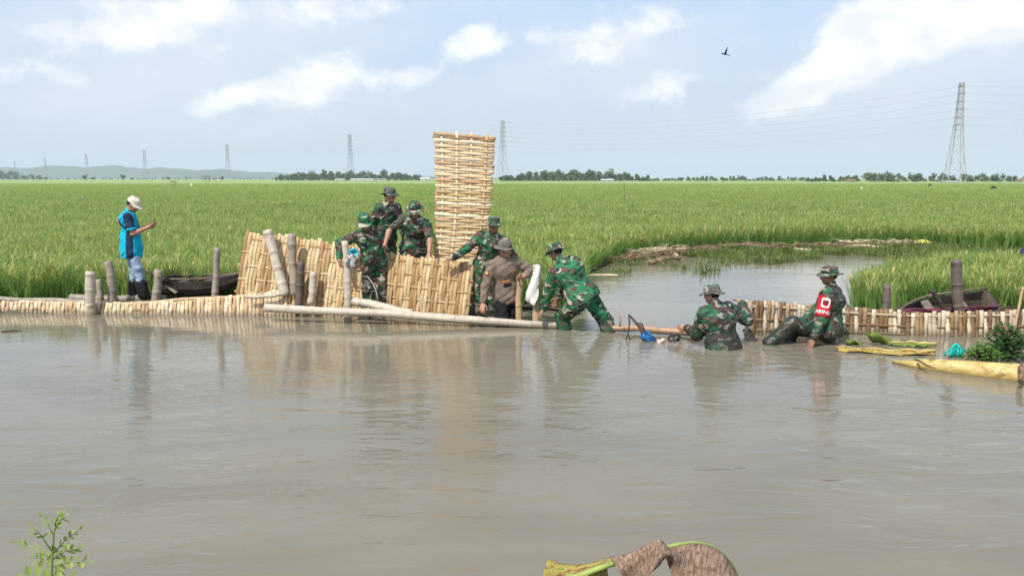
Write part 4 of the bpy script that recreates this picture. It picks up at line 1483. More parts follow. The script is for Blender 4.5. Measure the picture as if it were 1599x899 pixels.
    T.ell(pv + u * .14, ax, (.156 * g, .118 * g, .16), .06)
    T.ell(pv + u * .33, ax, (.175 * g, .126 * g, .165), .06)
    T.cone(J[0]['sh'] + r * .035, J[1]['sh'] - r * .035, .072, .072, .05)
    for i in (0, 1) if top != 'jersey' else ():
        T.cone(nk - u * .015, J[i]['sh'] - u * .01, .070, .074, .06)
    T.ell(pv + u * .40 - f * .02, ax, (.185 * g, .120 * g, .11), .06)
    T.cone(nk - u * .035, nk + (hc - nk).normalized() * .028, .075, .066, .02)
    T.cut(pv - u * hem, -u)
    T.cut(nk + (hc - nk).normalized() * .035, (hc - nk).normalized()) if u.z > .3 and (hc - nk).normalized().dot(u) > .8 else None
    sleeves_m = []
    for i in (0, 1):
        j = J[i]
        Tt = T if top != 'jersey' else Field(lo, hi, .0095)
        if sleeves == 'long':
            Tt.cone(j['sh'], j['el'], .072 * gl, .062 * gl, .04)
            Tt.cone(j['el'], j['el'].lerp(j['wr'], .88), .062 * gl, .046 * gl, .02)
        else:
            e_ = j['sh'].lerp(j['el'], .72)
            Tt.cone(j['sh'], e_, .074, .070, .04)
            Tt.ell(j['sh'].lerp(j['el'], .98), ((j['el'] - j['sh']).normalized(), (j['el'] - j['sh']).orthogonal().normalized(), (j['el'] - j['sh']).cross((j['el'] - j['sh']).orthogonal()).normalized()), (.055, .16, .16), .006, True) if top == 'jersey' else None
        if top == 'jersey':
            v, fc = Tt.surface(.004, seed + i)
            sleeves_m.append(mesh('sleeve', v, fc, m_navy, root))
    v, fc = T.surface(.0062, seed * 1.7)
    so = mesh('shirt', v, fc, [tm, m_navy] if top == 'jersey' else tm, root)
    if top == 'jersey':
        cen = v[fc].mean(1)
        rel = cen - np.array(pv)
        side = np.abs(rel @ np.array(f) - .02) < .055
        up_ = rel @ np.array(u)
        so.data.polygons.foreach_set('material_index', (side & (up_ < .30)).astype(np.int32))
    # collar
    if top != 'jersey':
        C_ = Field(np.array(nk) - .17, np.array(nk) + .17, .007)
        nd = (hc - nk).normalized()
        C_.cone(nk - nd * .01, nk + nd * .045, .080, .070, .01)
        C_.cone(nk - nd * .04, nk + nd * .09, .062, .058, .001) if False else None
        C_.ell(nk + nd * .05 + f * .03, (r, f, u), (.058, .070, .06), .008, True)
        v, fc = C_.surface(.002, seed)
        if len(v) > 10: mesh('collar', v, fc, tm, root)
    # ---------- trousers
    bm_ = botm or m_camo
    G = Field(lo, hi, .0095)
    gl = gl * (.95 if hem > .2 else 1.0)
    G.ell(pv - u * .02, ax, (.160 * g * min(1, gl + .1), .114 * g * min(1, gl + .1), .13), .04)
    for i in (0, 1):
        j = J[i]
        G.cone(j['hp'], j['kn'], .098 * gl, .080 * gl, .04)
        G.cone(j['kn'], j['kn'].lerp(j['an'], .90), .080 * gl, .070 * gl, .03)
    v, fc = G.surface(.0065, seed * 2.3 + 1)
    mesh('trousers', v, fc, bm_, root)
    # ---------- boots
    for i in (0, 1):
        j = J[i]
        ft = (f - Vector((0, 0, f.z))).normalized()
        Bt = Field(np.array(j['an']) - .36, np.array(j['an']) + .36, .011)
        sh_ = j['an'].lerp(j['kn'], .42 if bootm else .25)
        Bt.cone(sh_, j['an'] - Vector((0, 0, .01)), .064 if bootm is None else .094, .056 if bootm is None else .086, .02)
        Bt.cone(j['an'] - Vector((0, 0, .03)) - ft * .03, j['an'] - Vector((0, 0, .045)) + ft * .16, .052, .044, .03)
        v, fc = Bt.surface()
        mesh('boot', v, fc, m_boot, root)
    # ---------- hat
    mb, br = hat_mesh(hat, hc, hf, hr, hu, seed)
    ho_ = mb.build('hat', hatm or m_camo_hat, root)
    br.build('brim' if hat == 'boonie' else 'visor', hatm or m_camo_hat, ho_)
    if hat == 'boonie':
        hb = MB(); n = 28
        vv = [hc + hr * (math.sin(6.283 * i / n) * (.0925 + .002 * k2)) + hf * (math.cos(6.283 * i / n) * (.1105 + .002 * k2) - .008) + hu * z for k2, z in ((0, .038), (1, .045), (1, .060), (0, .066)) for i in range(n)]
        hb.add(vv, [(j * n + i, j * n + (i + 1) % n, (j + 1) * n + (i + 1) % n, (j + 1) * n + i) for j in range(3) for i in range(n)])
        hb.build('hatband', hatm or m_camo, ho_)
    return dict(root=root, J=J, hc=hc, hf=hf, hu=hu, hr=hr, f=f, u=u, r=r, pv=pv, nk=nk)


Z = Vector((0, 0, 1))
# --- man with the phone
civ = person('man in turquoise and navy shirt, jeans and beige cap looking at a phone', (201, 331, 12.66), (203, 380, 12.66), 72, (84, 32, 0),
             [(233, 353, 12.82), (231, 355, 12.58)], [(209, 459, 12.72), (224, 459, 12.58)], top='jersey', sleeves='short', topm=m_cyan, botm=m_jeans, hat='baseball', hatm=m_cap, bootm=True,
             seed=1, hem=.25, scale=.955, girth=.90, curl=(.6, .6), elbows=[Vector((-.3, .2, -1)), Vector((-.3, -.2, -1))], palm=(Vector((.2, -1, .6)), Vector((.2, .8, .9))))
# --- crouching soldier behind the tall stake
solA = person('soldier in camouflage and soft cap bending down beside the tall pale stake', (573, 359, 11.78), (584, 408, 12.0), 172, (178, 28, 4),
              [(561, 431, 11.72), (530, 404, 11.68)], [(600, 508, 11.95), (572, 508, 11.85)], hat='patrol', seed=12, sk=m_skin_b, hatm=m_camo_green, curl=(.9, .7), elbows=[Vector((1, .1, -.3)), Vector((-1, .2, -.4))], topm=m_camo)
# --- soldier at the very back
solB = person('soldier in faded bush hat standing behind, looking aside', (606, 319, 12.85), (602, 367, 12.9), 135, (118, 4, 0),
              [(632, 372, 12.75), (590, 372, 12.75)], [(612, 455, 12.95), (592, 455, 12.9)], hat='boonie', hatm=m_camo_fade, seed=3, curl=(.5, .5))
# --- short sleeved soldier leaning on the centre panel
solC = person('stocky soldier in short sleeved camouflage leaning on the panel with both arms', (649, 340, 12.40), (645, 388, 12.62), 186, (190, 24, -3),
              [(670, 397, 12.06), (601, 382, 12.16)], [(660, 465, 12.75), (632, 465, 12.7)], sleeves='short', hat='boonie', seed=4, curl=(.45, .5), girth=1.10, scale=1.03,
              elbows=[Vector((1, .3, .1)), Vector((-1, .3, .1))], palm=(Vector((0, -.3, -1)), Vector((0, -.3, -1))), hand_dir=(Vector((-.35, -.5, -.6)), None))
# --- soldier with green cap
solD = person('soldier in green camouflage hat resting one hand on the panel edge', (771, 366, 11.75), (759, 414, 11.9), 186, (190, 6, 0),
              [(800, 425, 11.8), (706, 405, 11.70)], [(772, 508, 11.95), (746, 510, 11.85)], hat='patrol', seed=5, sk=m_skin_b, curl=(.5, .35), elbows=[None, Vector((-.3, .3, -1))], palm=(None, Vector((0, 0, -1))),
              hand_dir=(None, Vector((-1, -.1, -.15))))
# --- man in brown uniform
polE = person('man in brown uniform shirt and grey bush hat holding a brown stake', (785, 404, 11.22), (791, 456, 11.32), 164, (118, 8, 0),
              [(819, 431, 11.10), (753, 478, 11.08)], [(805, 545, 11.4), (780, 545, 11.3)], topm=m_police, botm=m_black, hat='boonie', hatm=m_hatgrey, seed=6, curl=(1.15, .5), hem=.14, girth=1.04,
              elbows=[Vector((1, .2, -.6)), Vector((-1, .2, 0))], palm=(Vector((-.6, -.5, -.3)), Vector((0, -.4, -1))), hand_dir=(Vector((-1, -.1, -.2)), Vector((-.1, -.6, -.7))))
# --- soldier bending over the log, seen from behind
solF = person('soldier seen from behind bending to hold the end of the long pale log', (877, 409, 10.80), (907, 458, 10.72), 318, (305, 22, 0),
              [(846, 492, 10.90), (866, 478, 11.1)], [(888, 545, 10.80), (955, 550, 10.55)], hat='boonie', seed=7, sk=m_skin_b, curl=(.55, .5), hem=.09, hatm=m_camo_hat, girth=1.28, scale=1.08, hunch=.0, topm=m_camo_green, botm=m_camo_green,
              elbows=[Vector((-.3, .6, .1)), None], knees=[Vector((-.5, .8, .2)), Vector((.4, .8, .2))], palm=(Vector((0, -.2, -1)), None), hand_dir=(Vector((-.55, -.45, -.65)), None))
# --- wading soldier seen from behind
solG = person('soldier wading waist deep, back turned, one hand on the fence end', (1117, 476, 9.80), (1128, 536, 9.72), 334, (312, 10, 0),
              [(1072, 512, 10.10), (1158, 473, 10.16)], [(1118, 640, 9.9), (1142, 640, 9.85)], hat='boonie', hatm=m_camo_fade, seed=8, curl=(1.0, .6), topm=m_camo_wet, botm=m_camo_soak, hem=.10, girth=1.26, scale=1.10, hunch=.025,
              elbows=[Vector((.25, -1, -.35)), Vector((.8, -.2, -.8))], palm=(None, Vector((-.3, .3, -1))), hand_dir=(Vector((-1, .35, .05)), Vector((-.3, .6, .3))))
# --- seated soldier with red armband
solH = person('soldier with red armband and green bush hat sitting in the water, side on', (1298, 449, 9.98), (1294, 512, 9.98), 306, (277, 4, 0),
              [(1270, 531, 9.72), (1243, 512, 10.05)], [(1196, 540, 9.92), (1215, 560, 10.15)], hat='boonie', seed=9, sk=m_skin_b, curl=(.3, .5), topm=m_camo_wet, botm=m_camo_soak, hem=.08, girth=1.15, scale=1.06,
              elbows=[Vector((.6, -.3, -.2)), Vector((.5, .3, -.6))], knees=[Vector((-.1, -.1, 1)), Vector((-.3, .2, 1))], hand_dir=(Vector((-.4, -.2, -.7)), None))

# ---------------------------------------------------------------- what they wear and hold
def on_arm(Jd, side, t0, t1, rad, n=20, a0=0, a1=2 * math.pi, away=Vector((0, -1, 0))):
    """points of a sleeve-hugging band between fractions t0..t1 of the upper arm, angle 0 facing 'away'"""
    a, b_ = Jd['sh'], Jd['el']
    d = (b_ - a).normalized()
    e1 = (away - d * away.dot(d)).normalized()
    e2 = d.cross(e1)
    def at(t_, ang, rr=0):
        return a.lerp(b_, t_) + (e1 * math.cos(ang) + e2 * math.sin(ang)) * (rad(t_) + rr)
    return at
# red armband with badge and lettering
r_arm = lambda t_: .097 - .014 * t_
at = on_arm(solH['J'][0], 0, 0, 1, r_arm, away=Vector((-.25, -1, 0)))
mb = MB(); n, rows = 26, 9
v = [at(.03 + .90 * j / (rows - 1), 2 * math.pi * i / n) for j in range(rows) for i in range(n)]
v += [at(.03 + .90 * j / (rows - 1), 2 * math.pi * i / n, -.004) for j in range(rows) for i in range(n)]
o_ = rows * n
f = []
for j in range(rows - 1):
    for i in range(n):
        q = (j * n + i, j * n + (i + 1) % n, (j + 1) * n + (i + 1) % n, (j + 1) * n + i)
        f += [q, tuple(o_ + k for k in reversed(q))]
for i in range(n):
    for j in (0, rows - 1):
        f.append((j * n + i, j * n + (i + 1) % n, o_ + j * n + (i + 1) % n, o_ + j * n + i))
mb.add(v, f); band = mb.build('armband', m_red, solH['root'])
# which way does angle run in the picture?  lettering must read from the camera
def text_on(at, txt, size, t_mid, ang0, m, name, parent, flip):
    cu = bpy.data.curves.new(name, 'FONT'); cu.body = txt; cu.size = size; cu.align_x = 'CENTER'; cu.align_y = 'CENTER'; cu.extrude = .0; cu.offset = size * .018
    tmp = bpy.data.objects.new(name, cu)
    COL.objects.link(tmp)
    dg = bpy.context.evaluated_depsgraph_get()
    me = tmp.evaluated_get(dg).to_mesh()
    bm = bmesh.new(); bm.from_mesh(me)
    bmesh.ops.triangulate(bm, faces=bm.faces)
    bmesh.ops.subdivide_edges(bm, edges=[e for e in bm.edges if e.calc_length() > size * .3], cuts=2)
    L = (solH['J'][0]['el'] - solH['J'][0]['sh']).length
    vs_ = [at(t_mid - p.co.y / L, ang0 + flip * p.co.x / .072, .0035) for p in bm.verts]
    fs_ = [tuple(p.index for p in fa.verts) for fa in bm.faces]
    bm.free()
    bpy.data.objects.remove(tmp)
    return mesh(name, vs_, fs_, m, parent, False)
probe = at(.5, .3) - at(.5, 0)
flip = 1 if probe.x > 0 else -1
text_on(at, 'BABINSA', .062, .74, flip * -.22, m_lett, 'lettering', band, flip)
def patch(at, t_mid, ang0, w_, h_, L, shape, m, name, parent, rr, flip=1):
    n = 20
    ring = []
    for i in range(n):
        a = 2 * math.pi * i / n
        x, y = math.cos(a), math.sin(a)
        if shape == 'shield':
            x, y = (max(-.8, min(.8, x * 1.3)) if y > -.1 else x * 1.0), max(-1, min(.75, y * 1.3)) if y > 0 else y
        elif shape == 'box':
            k = max(abs(x), abs(y)); x, y = x / k, y / k
        ring.append((x * w_ / 2, y * h_ / 2))
    v = [at(t_mid, ang0, rr)] + [at(t_mid - y / L, ang0 + flip * x / .072, rr) for x, y in ring]
    return mesh(name, v, [(0, 1 + i, 1 + (i + 1) % n) for i in range(n)], m, parent, False)
La = .285
m_badge_dk = plain('badge_dark', (.12, .02, .03), .7, .2, 40.0)
m_gold = plain('badge_gold', (.55, .36, .06), .6, .15, 30.0)
patch(at, .36, flip * -.05, .085, .11, La, 'box', m_lett, 'badge', band, .003, flip)
patch(at, .36, flip * -.05, .062, .080, La, 'shield', m_red, 'badge_field', band, .0045, flip)
patch(at, .36, flip * -.05, .040, .048, La, 'round', m_badge_dk, 'badge_crest', band, .006, flip)
# sleeve patch and chest strip of the man in brown
at2 = on_arm(polE['J'][1], 1, 0, 1, lambda t_: .090 - .010 * t_, away=Vector((-.5, -1, 0)))
patch(at2, .40, 0, .075, .085, La, 'shield', m_badge_dk, 'sleeve_patch', polE['root'], .004)
patch(at2, .40, 0, .045, .05, La, 'round', m_gold, 'patch_emblem', polE['root'], .006)
def on_chest(pp, a, h, rr=0.0, ext=(.205, .150)):
    return pp['pv'] + pp['u'] * h + pp['r'] * (math.sin(a) * (ext[0] + rr)) + pp['f'] * (math.cos(a) * (ext[1] + rr))
def chest_patch(pp, a, h, w_, hh, m, name, rr=.008, ext=(.205, .150)):
    v = [on_chest(pp, a + (i / 4 - .5) * w_ / .15, h + (j / 2 - .5) * hh, rr, ext) for j in range(3) for i in range(5)]
    v += [q - pp['f'] * .008 for q in v]
    f = [(j * 5 + i, j * 5 + i + 1, j * 5 + i + 6, j * 5 + i + 5) for j in range(2) for i in range(4)]
    f += [tuple(15 + k for k in reversed(q)) for q in f]
    for i in range(4):
        f += [(i + 1, i, 15 + i, 16 + i), (10 + i, 11 + i, 26 + i, 25 + i)]
    mesh(name, v, f, m, pp['root'], False)
chest_patch(polE, .15, .22, .07, .03, plain('orange_patch', (.62, .25, .06), .6, .2, 30.0), 'chest_patch')
chest_patch(polE, .05, .16, .09, .035, m_black, 'chest_pouch')
chest_patch(polE, -.55, .36, .075, .02, m_gold, 'name_tape')
for pp in (solC, solD):
    chest_patch(pp, .45, .36, .085, .018, m_black, 'name_tape', .010)
    chest_patch(pp, -.45, .36, .085, .018, m_black, 'service_tape', .010)
# chin strap
mb = MB(); h_ = polE
mb.tube([h_['hc'] + h_['hr'] * .083 + h_['hu'] * .03, h_['hc'] + h_['hr'] * .072 - h_['hu'] * .05 + h_['hf'] * .03, h_['hc'] - h_['hu'] * .112 + h_['hf'] * .045, h_['hc'] - h_['hr'] * .072 - h_['hu'] * .05 + h_['hf'] * .03, h_['hc'] - h_['hr'] * .083 + h_['hu'] * .03], .004, 6)
mb.build('chin_strap', m_black, h_['root'])
# jersey trims, sling strap, back print
c_ = civ
for i in (0, 1):
    j = c_['J'][i]
    a_ = j['sh'].lerp(j['el'], .74); d = (j['el'] - j['sh']).normalized()
    e1 = d.orthogonal().normalized(); e2 = d.cross(e1)
    mb = MB(); n = 18
    v = [a_ + d * z + (e1 * math.cos(6.283 * k / n) + e2 * math.sin(6.283 * k / n)) * rr for z, rr in ((-.02, .076), (.012, .074), (.012, .066), (-.02, .066)) for k in range(n)]
    mb.add(v, [(q * n + k, q * n + (k + 1) % n, ((q + 1) % 4) * n + (k + 1) % n, ((q + 1) % 4) * n + k) for q in range(4) for k in range(n)])
    mb.build('sleeve_trim', m_cyan, c_['root'])
def body_ring(pp, angs, hs, rad_, m, name, ext):
    mb = MB()
    mb.tube([on_chest(pp, a, h, .006, ext) for a, h in zip(angs, hs)], rad_, 6)
    mb.build(name, m, pp['root'])
nn = 18
body_ring(c_, [math.radians(205 - 150 * i / nn) for i in range(nn + 1)], [.42 - .24 * (i / nn) for i in range(nn + 1)], .016, m_black, 'sling_strap', (.186, .138))
body_ring(c_, [math.radians(205 + 4 * i / nn) for i in range(nn + 1)], [.42 - .45 * (i / nn) for i in range(nn + 1)], .014, m_black, 'sling_strap', (.186, .138))
chest_patch(c_, math.radians(180), .36, .13, .11, m_lett, 'back_print', .006, (.203, .150))
mb = MB(); nd = (c_['hc'] - c_['nk']).normalized(); e1 = c_['f']; e2 = c_['r']
mb.tube([c_['nk'] + nd * .022 + (e1 * math.cos(a) + e2 * math.sin(a)) * .068 for a in np.linspace(0, 6.283, 17)], .014, 7); mb.build('collar', m_navy, c_['root'])
# phone
wl, wr_ = c_['J'][0]['wr'], c_['J'][1]['wr']
c0 = wl.lerp(wr_, .5) + Vector((.085, 0, .045))
ru = Vector((.25, 0, .97)).normalized()
mb = MB(); mb.box(c0, ru * .072, Vector((0, .036, 0)), ru.cross(Vector((0, 1, 0))) * .004)
ph = mb.build('mobile_phone', plain('phone_case', (.02, .02, .025), .3, .1, 20.0), None, False)
tag(ph, 'dark phone held in both hands by the man in turquoise', 'phone')
mb = MB(); mb.tube([P(563, 431, 11.60), P(574, 432, 11.58), P(583, 443, 11.56), P(589, 460, 11.55), P(591, 474, 11.55)], .0045, 7)
tag(mb.build('hanging_string', m_lett), 'thin white cord hanging from the hand of the bending soldier', 'cord')
# ================================================================== flotsam, plants, small things
def sheetmesh(name, grid, nu, nv, m, parent=None, th=.004, **kw):
    """a thin cloth or leaf with real thickness from an nu x nv grid of points"""
    g = [Vector(p) for p in grid]
    nrm = []
    for j in range(nv):
        for i in range(nu):
            a = g[j * nu + min(i + 1, nu - 1)] - g[j * nu + max(i - 1, 0)]
            c = g[min(j + 1, nv - 1) * nu + i] - g[max(j - 1, 0) * nu + i]
            n = a.cross(c)
            nrm.append(n.normalized() if n.length > 1e-9 else Vector((0, 0, 1)))
    v = [p + n * th / 2 for p, n in zip(g, nrm)] + [p - n * th / 2 for p, n in zip(g, nrm)]
    uv = [(i / (nu - 1), j / (nv - 1)) for j in range(nv) for i in range(nu)] * 2
    o = nu * nv
    f = []
    for j in range(nv - 1):
        for i in range(nu - 1):
            q = (j * nu + i, j * nu + i + 1, (j + 1) * nu + i + 1, (j + 1) * nu + i)
            f += [q, tuple(o + k for k in reversed(q))]
    for i in range(nu - 1):
        f += [(i + 1, i, o + i, o + i + 1), ((nv - 1) * nu + i, (nv - 1) * nu + i + 1, o + (nv - 1) * nu + i + 1, o + (nv - 1) * nu + i)]
    for j in range(nv - 1):
        f += [(j * nu, (j + 1) * nu, o + (j + 1) * nu, o + j * nu), ((j + 1) * nu + nu - 1, j * nu + nu - 1, o + j * nu + nu - 1, o + (j + 1) * nu + nu - 1)]
    return mesh(name, v, f, m, parent, True, uv, **kw)

# ---- white sack on the stake
pts = []
cols = [[(834, 414), (832, 428), (827, 442), (822, 456), (820, 468)], [(838, 413), (836, 430), (832, 446), (828, 462), (826, 473)], [(842, 414), (841, 432), (838, 450), (836, 466), (834, 478)], [(844, 416), (843, 430), (842, 446), (841, 462), (837, 470)]]
for j in range(5):
    for i in range(4):
        px, py = cols[i][j]
        pts.append(P(px, py, 11.13 + .03 * math.sin(i * 2.1 + j * 1.3) - .03 * (i in (1, 2))))
tag(sheetmesh('white_sack', pts, 4, 5, m_white, None, .008), 'white plastic sack hanging on the pale tan stake', 'sack')

# ---- plastic bag with a blue top, caught beside the tall stake
m_clear, t, b = material('clear_plastic', .2, .5)
b.inputs['Base Color'].default_value = (.80, .81, .80, 1); b.inputs['Transmission Weight'].default_value = .45; b.inputs['IOR'].default_value = 1.05
m_cy2 = plain('bright_blue_plastic', (.04, .42, .58), .45, .25, 20.0)
r = empty('plastic_bag', P(551, 399, 11.50), 'clear plastic bag with a bright blue top beside the tall pale stake', 'bag')
pts = [P(545 + 15 * (i / 5) + 2.5 * math.sin(j * 2.1), 387 + 12 * (j / 4) + 2 * math.sin(i * 1.7 + j) + 3 * (i / 5), 11.47 + .045 * math.sin(i * 1.9 + j * 1.3)) for j in range(5) for i in range(6)]
sheetmesh('blue_top', pts, 6, 5, m_cy2, r, .012)
pts = [P(538 + 17 * (i / 5) + 4 * (1 - j / 5) + 2 * math.sin(j * 1.7), 397 + 20 * (j / 5) + 2 * math.sin(i * 2.1 + j), 11.44 + .05 * math.sin(i * 2.2 + j * 1.1)) for j in range(6) for i in range(6)]
sheetmesh('bag_body', pts, 6, 6, m_clear, r, .004)

# ---- branch with a blue rag, tangled in the current
m_branch = plain('wet_branch', (.07, .05, .04), .6, .4, 12.0)
m_blue = plain('blue_tarpaulin', (.03, .13, .33), .5, .45, 14.0)
base = P(1008, 530, 10.15)
r = empty('snagged_branch', base, 'dark forked branch sticking out of the water with a blue rag', 'branch')
def twig(pp, r0, r1, name='twig'):
    mb = MB(); n = len(pp)
    mb.tube([P(*q) for q in pp], [r0 + (r1 - r0) * i / (n - 1) for i in range(n)], 7); mb.build(name, m_branch, r)
twig([(1012, 540, 10.1), (1005, 520, 10.15), (995, 506, 10.2), (982, 491, 10.25)], .03, .014)
twig([(982, 491, 10.25), (983, 505, 10.22), (981, 520, 10.2), (974, 541, 10.15)], .012, .010)
twig([(981, 519, 10.2), (984, 532, 10.18)], .010, .008)
twig([(994, 505, 10.2), (1002, 505, 10.2), (1006, 514, 10.18), (1007, 526, 10.15)], .012, .012)
twig([(999, 508, 10.2), (1003, 515, 10.17), (1002, 526, 10.14)], .02, .016)
pts = []
for j in range(6):
    for i in range(5):
        u, v_ = i / 4, j / 5
        px = 1004 + 26 * v_ + (u - .5) * 14 * (1 - .35 * v_)
        py = 520 + 24 * v_ + (u - .5) * -10
        pts.append(P(px, py, 10.08 + .05 * math.sin(i * 2.5 + j) + .02 * math.cos(j * 2)))
sheetmesh('blue_rag', pts, 5, 6, m_blue, r, .006)
m_pink = plain('washed_out_plastic', (.62, .48, .42), .6, .2, 10.0)
pts = [P(1026 + 12 * (i / 3) , 529 + 9 * (j / 3) + 2 * math.sin(i * 2), 10.0 + .03 * math.sin(i + j * 2)) for j in range(4) for i in range(4)]
tag(sheetmesh('plastic_scrap', pts, 4, 4, m_pink, None, .005), 'pale pinkish plastic scrap floating beside the blue rag', 'litter')
# a knotted black loop in the water
c = P(1052, 531, 9.95)
mb = MB()
mb.tube([c + Vector((.07 * math.cos(a), .05 * math.sin(a), .035 + .035 * math.sin(a + .6))) for a in np.linspace(0, 6.1, 14)], .014, 7)
mb.tube([c + Vector((.04 + .05 * math.cos(a), .03 * math.sin(a), .03 + .03 * math.sin(a))) for a in np.linspace(0, 5.6, 12)], .012, 7)
tag(mb.build('rubber_loop', plain('black_rubber', (.02, .02, .022), .4, .2, 8.0)), 'small black looped strap floating beside the wading soldier', 'strap')
# dry reed by the branch
mb = MB(); mb.tube([P(968, 510, 10.5), P(969, 500, 10.5), P(966, 488, 10.5), P(962, 474, 10.52)], [.016, .014, .005, .003], 6)
tag(mb.build('dry_reed', m_pole_tan), 'thin dry reed standing up from the sunken log', 'reed')

# ---- banana trunks and leaves
m_banana, t, b = material('banana_stem_skin', .45, .4)
uvn = t.n('ShaderNodeUVMap'); pos = t.n('ShaderNodeNewGeometry').outputs['Position']
st = t.noise(t.mapping(pos, scale=(2, 14, 14)), 1.0, 4.0, .6)
cc = t.mix(t.mapr(st, .35, .7), (.46, .33, .10), (.64, .51, .20))
cc = t.mix(t.mapr(t.noise(pos, 5.0, 4.0, .7), .52, .66, 0, .8), cc, (.19, .12, .05))
link(t, cc, b.inputs['Base Color']); bump(t, b, st, .8, .02)
def log_mesh(path, radii, name, m, label, cat, flat=1.0, parent=None):
    mb = MB()
    mb.tube(path, radii, 14)
    return tag(mb.build(name, m, parent), label, cat)
root = empty('banana_plant', W(1520, 580), 'thick yellow banana trunk floating at the photo edge', 'banana trunk')
pth = [W(1394, 564, .015), W(1430, 569, .03), W(1480, 574, .04), W(1540, 580, .05), W(1600, 586, .055), W(1690, 596, .05)]
mb = MB(); mb.tube(pth, [.018, .045, .075, .095, .105, .10], 14); mb.build('trunk_core', m_banana, root)
m_sheath = plain('dry_banana_sheath', (.22, .13, .07), .7, .4, 9.0)
for a0, a1, o_ in ((1, 2, .012), (2, 4, .010)):
    mb = MB()
    pts, rad = [], []
    v, f, uv = [], [], []
    n, k = 9, 7
    for i in range(n):
        u = i / (n - 1)
        c_ = pth[a0].lerp(pth[a1], u)
        rr = [.045, .075, .095, .105][a0 - 1] * (1 - u) + [.045, .075, .095, .105][a1 - 1] * u + o_
        for j in range(k):
            an = math.radians(20 + 140 * j / (k - 1) * (1 - .5 * u))
            for q in (0, .008):
                v.append(c_ + Vector((0, -math.cos(an) * (rr + q), math.sin(an) * (rr + q))))
    for i in range(n - 1):
        for j in range(k - 1):
            a_, b_, c2, d2 = (i * k + j) * 2, (i * k + j + 1) * 2, ((i + 1) * k + j + 1) * 2, ((i + 1) * k + j) * 2
            f += [(a_ + 1, b_ + 1, c2 + 1, d2 + 1), (d2, c2, b_, a_)]
    mb.add(v, f); mb.build('leaf_sheath', m_banana, root)
mb = MB(); mb.tube([W(1432, 562, .10), W(1440, 565, .11), W(1448, 571, .10), W(1462, 575, .10)], [.012, .016, .012, .006], 7); mb.build('dry_fibre', m_sheath, root)
mb = MB(); mb.tube([W(1598, 566, .15), W(1594, 574, .16), W(1599, 582, .16), W(1592, 592, .12)], [.02, .03, .03, .012], 7); mb.build('dry_fibre', m_sheath, root)

m_bleaf, t, b = material('floating_banana_leaf', .5, .35)
pos = t.n('ShaderNodeNewGeometry').outputs['Position']
k1 = t.noise(t.mapping(pos, scale=(1, 2, 2)), 9.0, 5.0, .7)
cc = t.ramp(k1, [(.40, (.17, .085, .03)), (.47, (.42, .29, .07)), (.54, (.46, .35, .09)), (.58, (.22, .21, .05)), (.63, (.13, .065, .025))])
link(t, cc, b.inputs['Base Color'])
m_gleaf = leaf_material('fresh_leaf', [(0, (.12, .20, .03)), (1, (.24, .31, .06))], .25)
def water_leaf(px0, py0, px1, py1, wid, m, label, rise=.04, name='banana_leaf', ragged=.15, seed=0):
    a, c_ = W(px0, py0, .02), W(px1, py1, .02)
    rg = random.Random(seed)
    d = c_ - a; s = Vector((-d.y, d.x, 0)).normalized()
    n = 14
    pts = []
    for i in range(n):
        u = i / (n - 1)
        ww = wid * math.sin(math.pi * min(.97, u * .92 + .05)) ** .6
        for j in range(7):
            v_ = j / 6 - .5
            pts.append(a + d * u + s * (v_ * ww * (1 + rg.uniform(-ragged, ragged))) + Vector((0, 0, rise * (.4 + math.sin(u * 7 + seed) * .3) + .05 * wid * (1 - abs(v_ * 2)) + rg.uniform(-.02, .012))))
    r_ = empty(name, a.lerp(c_, .5), label, 'leaf')
    sheetmesh('leaf_blade', pts, 7, n, m, r_, .006)
    mb = MB(); mb.tube([pts[i * 7 + 3] + Vector((0, 0, .012)) for i in range(n)], [.02 * (1 - .7 * i / n) for i in range(n)], 7); mb.build('midrib', m_banana, r_)
water_leaf(1460, 551, 1306, 545, .26, m_bleaf, 'yellow and brown banana leaf floating flat beside the seated soldier', .005, seed=1, ragged=.4)
water_leaf(1462, 538, 1385, 536, .22, m_gleaf, 'green yellow leaf floating behind the yellow banana leaf', .01, seed=2, ragged=.3)
# the upright bright green leaf
def up_leaf(px0, py0, px1, py1, Y, wid, label, seed):
    a, c_ = P(px0, py0, Y), P(px1, py1, Y - .05)
    d = c_ - a; s = d.cross(Vector((0, 1, 0))).normalized()
    pts = []
    for i in range(9):
        u = i / 8
        ww = wid * math.sin(math.pi * min(.98, .08 + u * .9)) ** .7
        for j in range(5):
            v_ = j / 4 - .5
            pts.append(a + d * u + s * v_ * ww + Vector((0, .10 * math.sin(u * 3) * v_ - .05 * math.cos(v_ * 3), .02 * math.sin(u * 9 + j + seed))))
    tag(sheetmesh('green_leaf', pts, 5, 9, m_gleaf, None, .005), label, 'leaf')
up_leaf(1392, 537, 1354, 521, 9.9, .13, 'bright green leaf rising from the water before the fence', 1)
up_leaf(1345, 537, 1318, 532, 9.9, .07, 'small green leaf in the water next to the seated soldier', 2)

# ---- bits of flotsam on the open water
for i, (px, py, dx, rr, lab) in enumerate([(2, 518, 32, .012, 'dark twig floating at the photo edge before the low edging')]):
    a_, b_ = W(px, py, .006), W(px + dx, py - 2, .012)
    mb = MB(); mb.tube([a_, a_.lerp(b_, .5) + Vector((0, .02, .006)), b_], [rr, rr * .9, rr * .4], 6)
    tag(mb.build('floating_twig', m_branch), lab, 'twig', 'twigs floating on the river')

